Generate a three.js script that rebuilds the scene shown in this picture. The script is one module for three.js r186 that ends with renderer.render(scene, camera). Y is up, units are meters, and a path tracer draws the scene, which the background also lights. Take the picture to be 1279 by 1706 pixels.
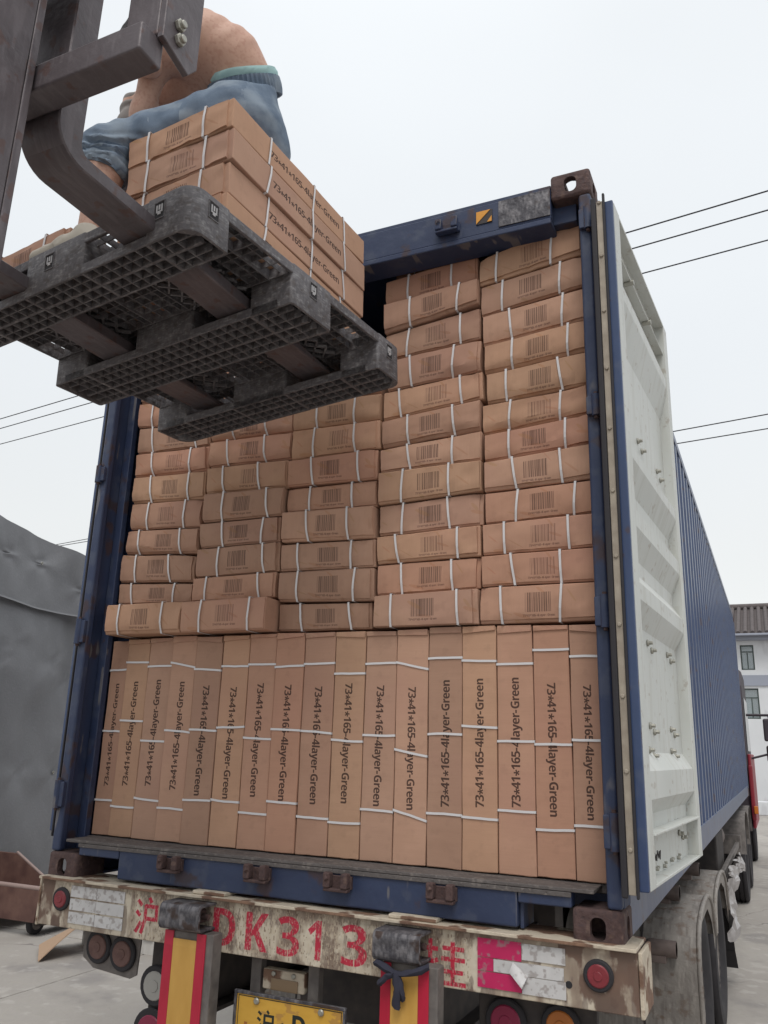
import * as THREE from 'three';
import { RoundedBoxGeometry } from 'three/addons/geometries/RoundedBoxGeometry.js';
import { mergeGeometries, mergeVertices, toCreasedNormals } from 'three/addons/utils/BufferGeometryUtils.js';
import { MarchingCubes } from 'three/addons/objects/MarchingCubes.js';
import { Brush, Evaluator, SUBTRACTION } from 'three-bvh-csg';

// ---------------------------------------------------------------- camera, sky, sun, exposure
const B = 1.15;                       // height of the container's underside above the ground
const scene = new THREE.Scene();
const camera = new THREE.PerspectiveCamera(63.675, 768 / 1024, 0.05, 400);
camera.rotation.order = 'YXZ';
camera.position.set(1.7097, 0.6003 + B, 2.9079);
camera.rotation.set(0.27638, 0.43933, 0.03048);
scene.add(camera);
const renderer = new THREE.WebGLRenderer({ antialias: true });
renderer.setSize(768, 1024);
renderer.toneMapping = THREE.LinearToneMapping;
renderer.toneMappingExposure = 1.27;
renderer.shadowMap.enabled = true;
renderer.shadowMap.type = THREE.PCFSoftShadowMap;

// ---------------------------------------------------------------- noise
const hash = (x, y, s) => { let h = (x * 374761393 + y * 668265263 + s * 1274126177) | 0; h = Math.imul(h ^ (h >>> 13), 1274126177); h ^= h >>> 16; return (h >>> 0) / 4294967296; };
function vn(x, y, per, s) {
  const xi = Math.floor(x), yi = Math.floor(y), xf = x - xi, yf = y - yi;
  const u = xf * xf * (3 - 2 * xf), v = yf * yf * (3 - 2 * yf);
  const w = (n) => ((n % per) + per) % per, x0 = w(xi), x1 = w(xi + 1), y0 = w(yi), y1 = w(yi + 1);
  const a = hash(x0, y0, s), b = hash(x1, y0, s), c = hash(x0, y1, s), d = hash(x1, y1, s);
  return a + (b - a) * u + (c - a) * v + (a - b - c + d) * u * v;
}
function fbm(u, v, per, oct, s = 0) { let a = 0.5, t = 0, n = 0, p = per; for (let i = 0; i < oct; i++) { t += a * vn(u * p, v * p, p, s + i * 17); n += a; a *= 0.5; p *= 2; } return t / n; }
function hash3(x, y, z) { return hash(x + z * 157, y - z * 311, 91); }
function n3(x, y, z) {
  const xi = Math.floor(x), yi = Math.floor(y), zi = Math.floor(z), xf = x - xi, yf = y - yi, zf = z - zi;
  const s = (t) => t * t * (3 - 2 * t), u = s(xf), v = s(yf), w = s(zf), L = (a, b, t) => a + (b - a) * t;
  const q = (k) => L(L(hash3(xi, yi, zi + k), hash3(xi + 1, yi, zi + k), u), L(hash3(xi, yi + 1, zi + k), hash3(xi + 1, yi + 1, zi + k), u), v);
  return L(q(0), q(1), w) * 2 - 1;
}
let seedState = 12345;
const rnd = () => { seedState = (Math.imul(seedState, 1664525) + 1013904223) >>> 0; return seedState / 4294967296; };
const rr = (a, b) => a + (b - a) * rnd();
const clamp = (x, a = 0, b = 1) => Math.min(b, Math.max(a, x));
const sstep = (a, b, x) => { const t = clamp((x - a) / (b - a)); return t * t * (3 - 2 * t); };
const mix = (a, b, t) => a + (b - a) * t;
const mix3 = (a, b, t) => [mix(a[0], b[0], t), mix(a[1], b[1], t), mix(a[2], b[2], t)];
const toS = (x) => { x = clamp(x); return 255 * (x <= 0.0031308 ? 12.92 * x : 1.055 * Math.pow(x, 1 / 2.4) - 0.055); };

// overcast sky: high thin cloud, almost even
{
  const w = 512, h = 256, data = new Float32Array(w * h * 4);
  for (let j = 0; j < h; j++) for (let i = 0; i < w; i++) {
    const el = (j + 0.5) / h * 180 - 90;
    const e = clamp(el / 90);
    const cl = fbm(i / w, j / h, 6, 5, 5) - 0.5, c2 = fbm(i / w, j / h, 3, 4, 60) - 0.5;
    const base = mix3([0.76, 0.775, 0.765], [0.70, 0.732, 0.762], sstep(0.0, 0.30, e));
    const top = mix3(base, [0.775, 0.805, 0.83], sstep(0.25, 0.9, e));
    const k = (0.955 + 0.20 * cl + 0.18 * c2) * (1 + 0.35 * sstep(0.5, 1, e)), o = (j * w + i) * 4;
    const g = el < 0 ? 0.55 : 1;
    data[o] = top[0] * k * g; data[o + 1] = top[1] * k * g; data[o + 2] = top[2] * k * g; data[o + 3] = 1;
  }
  const t = new THREE.DataTexture(data, w, h, THREE.RGBAFormat, THREE.FloatType);
  t.mapping = THREE.EquirectangularReflectionMapping; t.magFilter = THREE.LinearFilter; t.minFilter = THREE.LinearFilter; t.wrapS = THREE.RepeatWrapping; t.needsUpdate = true;
  scene.background = t; scene.environment = t;
}
const sun = new THREE.DirectionalLight(new THREE.Color(1.0, 0.965, 0.91), 1.2);
sun.position.set(3.0, 13, 7.5); sun.target.position.set(0, 1, 0);
sun.castShadow = true; sun.shadow.radius = 48; sun.shadow.mapSize.set(2048, 2048);
Object.assign(sun.shadow.camera, { left: -16, right: 16, top: 16, bottom: -16, near: 0.5, far: 60 });
scene.add(sun, sun.target);

// ---------------------------------------------------------------- textures and materials
function tex(w, h, fn, rep = 1, color = true) {
  const d = new Uint8Array(w * h * 4);
  for (let j = 0; j < h; j++) for (let i = 0; i < w; i++) {
    const c = fn(i / w, j / h, i, j), o = (j * w + i) * 4;
    if (color) { d[o] = toS(c[0]); d[o + 1] = toS(c[1]); d[o + 2] = toS(c[2]); } else { const g = 255 * clamp(c); d[o] = d[o + 1] = d[o + 2] = g; }
    d[o + 3] = 255;
  }
  const t = new THREE.DataTexture(d, w, h); t.wrapS = t.wrapT = THREE.RepeatWrapping; t.magFilter = THREE.LinearFilter; t.minFilter = THREE.LinearFilter;
  if (color) t.colorSpace = THREE.SRGBColorSpace; t.repeat.set(rep, rep); t.needsUpdate = true; return t;
}
function canvasTex(w, h, draw, rep) {
  const c = document.createElement('canvas'); c.width = w; c.height = h; draw(c.getContext('2d'), w, h);
  const t = new THREE.CanvasTexture(c); t.colorSpace = THREE.SRGBColorSpace; t.magFilter = THREE.LinearFilter;
  if (rep) t.wrapS = t.wrapT = THREE.RepeatWrapping; return t;
}
const std = (o) => new THREE.MeshStandardMaterial(o);
const lin = (r, g, b) => new THREE.Color().setRGB(r, g, b);
function paintBytes(g, w, h, fn) {      // fill a canvas with fn(u, v) linear colours
  const im = g.createImageData(w, h);
  for (let j = 0; j < h; j++) for (let i = 0; i < w; i++) { const c = fn(i / w, j / h, i, j), o = (j * w + i) * 4; im.data[o] = toS(c[0]); im.data[o + 1] = toS(c[1]); im.data[o + 2] = toS(c[2]); im.data[o + 3] = 255; }
  g.putImageData(im, 0, 0);
}
const M = {};
// blue container paint: chalky, scratched, rust blisters
const blueTex = tex(1024, 1024, (u, v) => {
  const f = fbm(u, v, 4, 6, 1), g = fbm(u, v, 24, 4, 9), st = fbm(u * 1, v * 0.25, 32, 3, 33);
  let c = mix3([0.016, 0.026, 0.066], [0.030, 0.045, 0.098], f); c = mix3(c, [0.052, 0.064, 0.105], sstep(0.54, 0.75, g) * 0.6);
  const r = sstep(0.62, 0.74, fbm(u, v, 14, 6, 77)); c = mix3(c, mix3([0.065, 0.03, 0.024], [0.035, 0.022, 0.024], g), r * 0.75);
  c = mix3(c, [0.16, 0.15, 0.15], sstep(0.70, 0.76, st) * sstep(0.5, 0.6, f) * 0.7); return c;
}, 0.7);
const blueRough = tex(512, 512, (u, v) => 0.42 + 0.4 * fbm(u, v, 12, 5, 5), 0.7, false);
const blueBump = tex(512, 512, (u, v) => fbm(u, v, 10, 6, 41), 1.2, false);
M.blue = std({ map: blueTex, roughnessMap: blueRough, roughness: 1, bumpMap: blueBump, bumpScale: 0.004 });
const skyLitTex = tex(512, 512, (u, v) => { const f = fbm(u, v, 4, 6, 1), g = fbm(u, v, 24, 4, 9); let c = mix3([0.022, 0.040, 0.105], [0.040, 0.068, 0.150], f); c = mix3(c, [0.070, 0.090, 0.150], sstep(0.56, 0.78, g) * 0.5); return mix3(c, [0.06, 0.03, 0.026], sstep(0.68, 0.76, fbm(u, v, 16, 5, 77)) * 0.6); }, 0.7);  // same container blue, brightened: sky light on the sides put into the colour
M.blueSkyLit = std({ map: skyLitTex, roughness: 0.34, bumpMap: blueBump, bumpScale: 0.002 });
const rustTex = tex(512, 512, (u, v) => {
  const f = fbm(u, v, 6, 6, 2), g = fbm(u, v, 40, 3, 12);
  let c = mix3([0.055, 0.032, 0.032], [0.10, 0.058, 0.052], f); c = mix3(c, [0.05, 0.032, 0.034], sstep(0.5, 0.75, g) * 0.6); c = mix3(c, [0.20, 0.13, 0.10], sstep(0.62, 0.8, fbm(u, v, 16, 4, 44)) * 0.35); return c;
}, 2.2);
const grit = tex(512, 512, (u, v) => fbm(u, v, 16, 6, 3), 2.5, false);
M.rust = std({ map: rustTex, roughness: 0.85, bumpMap: grit, bumpScale: 0.008 });
M.wornSteel = std({ map: tex(512, 512, (u, v) => { const g = fbm(u, v, 10, 6, 31), k = fbm(u, v * 0.4, 60, 2, 8); let c = mix3([0.06, 0.057, 0.066], [0.19, 0.18, 0.19], sstep(0.35, 0.75, g * 0.6 + k * 0.4)); return mix3(c, [0.06, 0.04, 0.035], sstep(0.62, 0.75, fbm(u, v, 7, 5, 90))); }, 2), roughness: 0.6, metalness: 0.35, bumpMap: grit, bumpScale: 0.006 });
M.white = std({ map: tex(640, 640, (u, v) => { const f = fbm(u, v, 5, 6, 6), s = fbm(u, v * 0.15, 48, 3, 15); let c = mix3([0.47, 0.485, 0.46], [0.56, 0.57, 0.55], f); c = mix3(c, [0.40, 0.395, 0.35], sstep(0.48, 0.8, s) * 0.4); c = mix3(c, [0.30, 0.25, 0.20], sstep(0.70, 0.8, fbm(u, v, 40, 4, 66)) * 0.5); return c; }, 0.8), roughness: 0.5 });
M.rubber = std({ color: lin(0.022, 0.020, 0.024), roughness: 0.75 });
M.beige = std({ map: tex(256, 256, (u, v) => mix3([0.24, 0.20, 0.16], [0.42, 0.37, 0.30], fbm(u, v, 12, 5, 3)), 3), roughness: 0.6, metalness: 0.2 });
M.sill = std({ map: tex(512, 512, (u, v) => { const f = fbm(u * 0.3, v, 24, 5, 23), g = fbm(u, v, 50, 3, 1); let c = mix3([0.055, 0.048, 0.048], [0.135, 0.118, 0.112], f); return mix3(c, [0.22, 0.19, 0.175], sstep(0.60, 0.75, g) * 0.5); }, 1.5), roughness: 0.8, bumpMap: grit, bumpScale: 0.006 });
M.dark = std({ color: lin(0.018, 0.017, 0.02), roughness: 0.8 });
M.under = std({ map: tex(256, 256, (u, v) => mix3([0.03, 0.027, 0.03], [0.085, 0.07, 0.062], fbm(u, v, 10, 5, 19)), 2), roughness: 0.85 });
M.bolt = std({ color: lin(0.36, 0.35, 0.31), roughness: 0.45, metalness: 0.6 });
// cardboard print sheet: four end faces, three long sides, plain board
const TEXT = '73*41*165-4layer-Green';
const atlas = canvasTex(2048, 2048, (g, W, H) => {
  paintBytes(g, W, H, (u, v, i, j) => {
    const f = fbm(u, v, 8, 5, 4), fl = vn(i * 0.19, j * 0.006, 4096, 3) * 0.6 + vn(i * 0.9, j * 0.02, 4096, 8) * 0.4, sp = hash(i >> 1, j >> 1, 4), b = fbm(u, v, 3, 3, 70);
    let c = mix3([0.410, 0.240, 0.165], [0.515, 0.310, 0.217], clamp(f * 0.75 + fl * 0.3 - 0.03));
    c = mix3(c, [0.44, 0.248, 0.182], sstep(0.5, 0.7, b) * 0.6);
    const k = 1 - 0.05 * sp - 0.06 * sstep(0.62, 0.8, fbm(u, v, 30, 3, 21)); return [c[0] * k, c[1] * k, c[2] * k];
  });
  const ink = 'rgba(62,42,36,';
  for (let k = 0; k < 4; k++) {
    const x0 = (k % 2) * 1024, y0 = (k >> 1) * 300, bx = x0 + 1024 * (0.385 + 0.02 * (k % 3)), bw = 1024 * 0.215, by = y0 + 300 * 0.20, bh = 300 * 0.52;
    let x = bx, n = 0;
    while (x < bx + bw) { const w = 3 + Math.floor(hash(n, k, 5) * 4) * 3, gp = 3 + Math.floor(hash(n, k, 6) * 3) * 2.4; g.fillStyle = ink + ([0.46, 0.34, 0.26, 0.40][k] + 0.2 * hash(n, k, 9)) + ')'; g.fillRect(x, by, Math.min(w, bx + bw - x), bh); x += w + gp; n++; }
    g.font = 'bold 27px sans-serif'; g.fillStyle = ink + '0.55)'; g.textAlign = 'left';
    let tx = bx - 22; for (const ch of TEXT) { g.fillText(ch, tx, by + bh + 36); tx += (bw + 50) / TEXT.length; }
    for (let q = 0; q < 5; q++) { g.fillStyle = `rgba(${120 + 40 * hash(q, k, 1)},${84 + 30 * hash(q, k, 2)},60,0.20)`; const cx = x0 + 1024 * hash(q, k, 3), cy = y0 + 300 * hash(q, k, 7); g.beginPath(); g.ellipse(cx, cy, 30 + 60 * hash(q, k, 11), 5 + 14 * hash(q, k, 12), hash(q, k, 13), 0, 7); g.fill(); }
  }
  for (let k = 0; k < 3; k++) {
    const y0 = 600 + k * 320; g.font = 'bold 104px sans-serif'; g.fillStyle = ink + '0.88)'; g.strokeStyle = ink + '0.88)'; g.lineWidth = 1; g.textAlign = 'left';
    const a = 2048 * (0.238 + 0.008 * k), b = 2048 * (0.772 + 0.006 * k), ws = [...TEXT].map((ch) => g.measureText(ch).width * (ch === '-' ? 1.25 : 1)), sum = ws.reduce((m, n) => m + n, 0), gap = (b - a - sum) / (TEXT.length - 1); let px = a;
    [...TEXT].forEach((ch, i) => { const yy = y0 + 201 + (ch === '*' ? 24 : 0) - k * 4; g.fillText(ch, px, yy); g.strokeText(ch, px, yy); px += ws[i] + gap; });
    for (let q = 0; q < 900; q++) { g.fillStyle = 'rgba(172,128,96,0.5)'; g.fillRect(a + (b - a) * hash(q, k, 31), y0 + 100 + 110 * hash(q, k, 32), 3, 2); }
  }
});
const cardBump = tex(512, 512, (u, v) => 0.5 * fbm(u, v, 6, 5, 14) + 0.5 * fbm(u, v * 0.2, 30, 2, 15), 1, false);
const cardMats = [[0.98, 0.98, 0.98], [0.84, 0.82, 0.82], [1.0, 0.99, 0.93], [0.90, 0.91, 0.92], [0.94, 0.87, 0.85], [0.80, 0.80, 0.80], [0.93, 0.94, 0.88], [0.97, 0.93, 0.92]].map((c) => std({ map: atlas, color: lin(...c), roughness: 0.88, bumpMap: cardBump, bumpScale: 0.0025 }));
M.strap = std({ color: lin(0.62, 0.60, 0.61), roughness: 0.32 });
// ---------------------------------------------------------------- geometry helpers
const taken = new Map();
function numbered(n) { const k = taken.get(n) || 0; taken.set(n, k + 1); return k ? `${n}_${String(k).padStart(3, '0')}` : n; }
function prep(g) { let o = g.index ? g.toNonIndexed() : g; for (const k of Object.keys(o.attributes)) if (!['position', 'normal', 'uv'].includes(k)) o.deleteAttribute(k); if (!o.attributes.normal) o.computeVertexNormals(); if (!o.attributes.uv) o.setAttribute('uv', new THREE.BufferAttribute(new Float32Array(o.attributes.position.count * 2), 2)); return o; }
function tri(g) {                       // uv in metres from position, by the face's main axis
  g = prep(g); const p = g.attributes.position, uv = g.attributes.uv, a = new THREE.Vector3(), b = new THREE.Vector3(), c = new THREE.Vector3(), n = new THREE.Vector3();
  for (let i = 0; i < p.count; i += 3) {
    a.fromBufferAttribute(p, i); b.fromBufferAttribute(p, i + 1); c.fromBufferAttribute(p, i + 2);
    n.copy(b).sub(a).cross(c.clone().sub(a)); const x = Math.abs(n.x), y = Math.abs(n.y), z = Math.abs(n.z);
    [a, b, c].forEach((q, k) => { if (x >= y && x >= z) uv.setXY(i + k, q.z, q.y); else if (y >= z) uv.setXY(i + k, q.x, q.z); else uv.setXY(i + k, q.x, q.y); });
  }
  return g;
}
const merge = (a) => { const l = (Array.isArray(a) ? a : [a]).flat(9).map(prep); return l.length > 1 ? mergeGeometries(l) : l[0]; };
function bx(x0, x1, y0, y1, z0, z1, r = 0.003) {
  const w = x1 - x0, h = y1 - y0, d = z1 - z0, m = Math.min(w, h, d);
  const g = r > 0 && m > 0.004 ? new RoundedBoxGeometry(w, h, d, 1, Math.min(r, m * 0.45)) : new THREE.BoxGeometry(w, h, d);
  g.translate((x0 + x1) / 2, (y0 + y1) / 2, (z0 + z1) / 2); return g;
}
const V = (x, y, z) => new THREE.Vector3(x, y, z);
function rod(a, b, r, seg = 10, r2 = r) {
  const d = b.clone().sub(a), g = new THREE.CylinderGeometry(r2, r, d.length(), seg, 1);
  g.applyQuaternion(new THREE.Quaternion().setFromUnitVectors(V(0, 1, 0), d.normalize())); g.translate((a.x + b.x) / 2, (a.y + b.y) / 2, (a.z + b.z) / 2); return g;
}
function cyl(axis, c, r, len, seg = 20, bev = 0.004) {     // lathe disc with softened rims
  const h = len / 2, e = Math.min(bev, r * 0.3, h * 0.6);
  const g = new THREE.LatheGeometry([[0, -h], [r - e, -h], [r, -h + e], [r, h - e], [r - e, h], [0, h]].map((q) => new THREE.Vector2(...q)), seg);
  if (axis === 'x') g.rotateZ(-Math.PI / 2); if (axis === 'z') g.rotateX(Math.PI / 2); g.translate(c.x, c.y, c.z); return toCreasedNormals(g, 0.7);
}
function ext(pts, depth, bevel = 0) {   // outline in xy extruded along z from 0 to depth
  const s = new THREE.Shape(pts.map((q) => new THREE.Vector2(q[0], q[1])));
  return new THREE.ExtrudeGeometry(s, bevel ? { depth: depth - 2 * bevel, bevelEnabled: true, bevelSize: bevel, bevelThickness: bevel, bevelSegments: 1, bevelOffset: -bevel } : { depth, bevelEnabled: false }).translate(0, 0, bevel);
}
function thing(name, label, category, [x, y, z], group, kind) {
  const o = new THREE.Group(); o.name = numbered(name); o.position.set(x, y, z); o.userData = { label, category };
  if (group) o.userData.group = group; if (kind) o.userData.kind = kind; scene.add(o); return o;
}
// a part whose geometry is given in world metres (world = true) or in its thing's own frame
function part(name, geos, mat, parent, { world = true, uv = true, label } = {}) {
  let g = merge(geos); if (uv) g = tri(g);
  const m = new THREE.Mesh(g, mat); m.name = name; m.castShadow = m.receiveShadow = true; if (label) m.userData.label = label;
  if (world) { let p = parent, off = V(0, 0, 0); while (p && p !== scene) { off.add(p.position); p = p.parent; } g.translate(-off.x, -off.y, -off.z); }
  parent.add(m); return m;
}
function single(name, label, category, geos, mat, { group, kind, uv = true } = {}) {
  const m = part(numbered(name), geos, mat, scene, { uv, world: false }); m.userData = { label, category }; if (!category) delete m.userData.category;
  if (group) m.userData.group = group; if (kind) m.userData.kind = kind; return m;
}
const up = (g, dy = B) => (Array.isArray(g) ? g.flat(9).map((q) => q.translate(0, dy, 0)) : g.translate(0, dy, 0));   // container heights to heights above ground
// ---------------------------------------------------------------- ground
const groundTex = tex(1024, 1024, (u, v) => {
  const f = fbm(u, v, 5, 7, 3), g = fbm(u, v, 60, 4, 8), s = fbm(u, v, 9, 5, 51);
  let c = mix3([0.27, 0.245, 0.225], [0.41, 0.38, 0.345], f); c = mix3(c, [0.20, 0.185, 0.18], sstep(0.58, 0.72, s) * 0.55); c = mix3(c, [0.47, 0.44, 0.41], sstep(0.6, 0.75, g) * 0.4);
  const cr = Math.abs(fbm(u, v, 3, 6, 140) - 0.5); c = mix3(c, [0.15, 0.135, 0.13], (1 - sstep(0.0010, 0.0035, cr)) * 0.7 * sstep(0.46, 0.56, fbm(u, v, 4, 3, 200))); return c;
}, 0.16);
M.ground = std({ map: groundTex, roughness: 0.92, bumpMap: tex(1024, 1024, (u, v) => fbm(u, v, 30, 5, 6), 0.5, false), bumpScale: 0.006 });
{
  // concrete slabs with real joints close by, one sheet beyond
  const g = single('ground', 'pale worn concrete yard under the trailer', null, bx(-150, 150, -0.3, -0.03, -200, 60, 0), M.ground, { kind: 'structure' });
  const slabs = [];
  for (let i = -6; i < 5; i++) for (let k = -10; k < 3; k++) { const m = part('slab', bx(i * 4.2 + 0.9, i * 4.2 + 5.086, -0.06, 0.0 + 0.003 * hash(i, k, 2), k * 4.6 + 1.2, k * 4.6 + 5.786, 0.006), M.ground, g, { world: false }); slabs.push(m); }
}

// ---------------------------------------------------------------- container
const box = thing('shipping_container', 'blue open-ended shipping container packed with brown cartons on the trailer', 'container', [0, B, -6.1]);
const ev = new Evaluator(); ev.useGroups = false; ev.attributes = ['position', 'normal', 'uv'];
function casting(sx, y0, top, z0) {      // hollow corner casting with oval holes on its outer faces
  const w = 0.162, h = 0.118, d = 0.178, cx = sx * (1.219 - w / 2), cy = y0 + h / 2, cz = z0 - d / 2;
  const mk = (g) => { const b = new Brush(g); b.updateMatrixWorld(); return b; };
  const oval = (a, b) => { const s = new THREE.Shape(); const k = Math.min(a, b) * 0.92; const ha = a - k, hb = b - k; s.moveTo(-ha, -hb - k); s.lineTo(ha, -hb - k); s.absarc(ha, -hb, k, -Math.PI / 2, 0); s.lineTo(ha + k, hb); s.absarc(ha, hb, k, 0, Math.PI / 2); s.lineTo(-ha, hb + k); s.absarc(-ha, hb, k, Math.PI / 2, Math.PI); s.lineTo(-ha - k, -hb); s.absarc(-ha, -hb, k, Math.PI, Math.PI * 1.5); return new THREE.ExtrudeGeometry(s, { depth: 0.07, bevelEnabled: false, curveSegments: 8 }).translate(0, 0, -0.035); };
  let r = mk(new RoundedBoxGeometry(w, h, d, 3, 0.014).translate(cx, cy, cz));
  const cut = (g) => { r = ev.evaluate(r, mk(g), SUBTRACTION); };
  cut(new THREE.BoxGeometry(w - 0.05, h - 0.05, d - 0.06).translate(cx, cy, cz));
  cut(oval(0.025, 0.035).translate(cx, cy, cz + d / 2));
  cut(oval(0.025, 0.035).rotateY(Math.PI / 2).translate(cx + sx * w / 2, cy, cz));
  cut(oval(0.03, 0.056).scale(1, 1, top ? 1 : 0.55).rotateX(Math.PI / 2).translate(cx, cy + (top ? 1 : -1) * h / 2, cz));
  return toCreasedNormals(prep(r.geometry), 0.6);
}
for (const [sx, y, t, z] of [[1, 0, false, 0], [-1, 0, false, 0], [1, 2.778, true, 0], [-1, 2.778, true, 0], [1, 0, false, -12.014], [1, 2.778, true, -12.014]]) part('corner_casting', up(casting(sx, y, t, z)), M.rust, box, { label: y > 1 ? 'rusty dark red top corner casting' : 'rusty brown bottom corner casting' });
for (const s of [1, -1]) {
  // rear posts: outer web, front flange and inner return
  const X = (a, b) => (s > 0 ? [a, b] : [-b, -a]);
  part('corner_post', up([bx(...X(1.168, 1.217), 0.119, 2.777, -0.045, -0.002, 0.012), bx(...X(1.196, 1.217), 0.119, 2.777, -0.17, -0.046, 0.004), bx(...X(1.150, 1.195), 0.119, 2.777, -0.16, -0.125, 0.004)]), M.blue, box);
  for (const [a, b] of [[2.60, 2.70], [1.802, 1.886], [1.015, 1.13], [0.296, 0.413]]) {
    const h = part('hinge', up([rod(V(s * 1.206, a, 0.010), V(s * 1.206, b, 0.010), 0.017, 12), bx(...X(1.170, 1.21), a + 0.006, b - 0.006, -0.004, 0.016, 0.004)]), M.blue, box);
    part('hinge_pin', up([rod(V(s * 1.206, a - 0.010, 0.010), V(s * 1.206, b + 0.010, 0.010), 0.008, 8)]), M.rust, h);
  }
  part('front_post', up(bx(...X(1.10, 1.217), 0.119, 2.777, -12.19, -12.02, 0.01)), M.blueSkyLit, box);
  // pressed side wall
  const pitch = 0.2785, n = 42, z0 = -0.172, pts = [];
  for (let i = 0; i < n; i++) { const z = z0 - i * pitch; pts.push([1.208, z], [1.208, z - 0.085], [1.166, z - 0.140], [1.166, z - 0.222]); }
  pts.push([1.208, z0 - n * pitch], [1.208, -12.02]);
  const g = []; for (const [xa, xb] of [[0, 0]]) { const pos = []; for (let i = 0; i < pts.length - 1; i++) { const [a, za] = pts[i], [b, zb] = pts[i + 1]; const y0 = 0.16, y1 = 2.83; pos.push(s * a, y0, za, s * b, y0, zb, s * b, y1, zb, s * a, y0, za, s * b, y1, zb, s * a, y1, za); } const q = new THREE.BufferGeometry(); q.setAttribute('position', new THREE.Float32BufferAttribute(pos, 3)); g.push(q); }
  part('side_panel', up(g), M.blueSkyLit, box);
  part('bottom_rail', up([bx(...X(1.165, 1.212), 0.0 + 0.012, 0.161, -12.01, -0.18, 0.006), bx(...X(1.10, 1.164), 0.012, 0.022, -12.01, -0.18, 0)]), M.blueSkyLit, box);
  part('top_rail', up(bx(...X(1.160, 1.213), 2.829, 2.888, -12.01, -0.18, 0.006)), M.blueSkyLit, box);
}
part('roof', up(bx(-1.16, 1.16, 2.852, 2.872, -12.0, -0.13, 0.002)), M.blueSkyLit, box);
part('front_wall', up(bx(-1.10, 1.10, 0.02, 2.85, -12.17, -12.10, 0.004)), M.blueSkyLit, box);
part('floor', up(bx(-1.149, 1.149, 0.145, 0.174, -12.0, -0.142, 0.002)), M.sill, box);
// header: front web, lower lip and roof gutter edge
part('door_header', up([bx(-1.056, 1.056, 2.700, 2.842, -0.05, -0.004, 0.006), bx(-1.056, 1.056, 2.672, 2.699, -0.13, 0.003, 0.006), bx(-1.056, 1.056, 2.843, 2.862, -0.16, -0.012, 0.004), bx(-1.149, 1.149, 2.70, 2.842, -0.17, -0.06, 0.004)]), M.blue, box);
part('repair_plate', up([bx(0.835, 1.054, 2.712, 2.836, -0.0035, 0.002, 0.001)]), M.wornSteel, box, { label: 'scraped bare grey steel plate on the header' });
{
  const st = new THREE.Group(); const q = 0.735, y = 2.748, w = 0.072;
  const a = part('hazard_sticker', up(bx(q, q + w, y, y + w * 0.86, -0.0036, 0.0004, 0)), std({ color: lin(0.03, 0.022, 0.022), roughness: 0.6 }), box, { label: 'orange and black triangle sticker' });
  const tg = ext([[q + 0.002, y + 0.002], [q + w - 0.008, y + w * 0.86 - 0.002], [q + 0.002, y + w * 0.86 - 0.002]], 0.002).translate(0, 0, 0.0008);
  const t2 = ext([[q + w - 0.002, y + 0.002], [q + w - 0.002, y + w * 0.4], [q + w - 0.022, y + 0.002]], 0.002).translate(0, 0, 0.0008);
  part('orange_triangle', up([tg, t2]), std({ color: lin(0.62, 0.27, 0.03), roughness: 0.6 }), a);
}
const keeper = (x, y) => [bx(x - 0.052, x + 0.052, y - 0.022, y + 0.022, -0.003, 0.012, 0.003), bx(x - 0.05, x - 0.022, y - 0.018, y + 0.034, 0.012, 0.046, 0.006), bx(x + 0.022, x + 0.05, y - 0.018, y + 0.034, 0.012, 0.046, 0.006), bx(x - 0.05, x + 0.05, y - 0.03, y - 0.018, 0.012, 0.04, 0.004), rod(V(x - 0.03, y + 0.01, 0.05), V(x - 0.045, y + 0.03, 0.03), 0.008, 6)];
for (const x of [0.612, -0.2]) part('cam_keeper', up(keeper(x, 2.758)), M.blue, box);
for (const x of [-0.548, -0.135, 0.211, 0.614]) part('cam_keeper', up(keeper(x, 0.118)), M.rust, box, { label: 'rusty cam keeper on the sill' });
// sill with a pocket beside each corner casting
part('door_sill', up([bx(-0.835, 0.875, 0.035, 0.160, -0.06, -0.004, 0.008), bx(-1.056, -0.836, 0.112, 0.160, -0.06, -0.004, 0.006), bx(0.876, 1.056, 0.112, 0.160, -0.06, -0.004, 0.006), bx(-0.835, 0.875, 0.03, 0.05, -0.15, -0.061, 0.004),
  bx(-0.850, -0.836, 0.03, 0.111, -0.16, -0.03, 0.003), bx(0.876, 0.889, 0.03, 0.111, -0.16, -0.03, 0.003), bx(-1.149, 1.149, 0.10, 0.144, -0.3, -0.17, 0.003)]), M.blue, box);
part('threshold_plate', up([bx(-1.130, 1.130, 0.161, 0.1735, -0.141, 0.002, 0.003), bx(-1.056, 1.056, 0.145, 0.160, -0.004, 0.004, 0.002)]), M.sill, box, { label: 'scuffed grey threshold plate' });
part('floor_crossmember', up(Array.from({ length: 24 }, (_, i) => bx(-1.098, 1.098, 0.02, 0.14, -0.62 - i * 0.48, -0.58 - i * 0.48, 0))), M.under, box);

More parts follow.
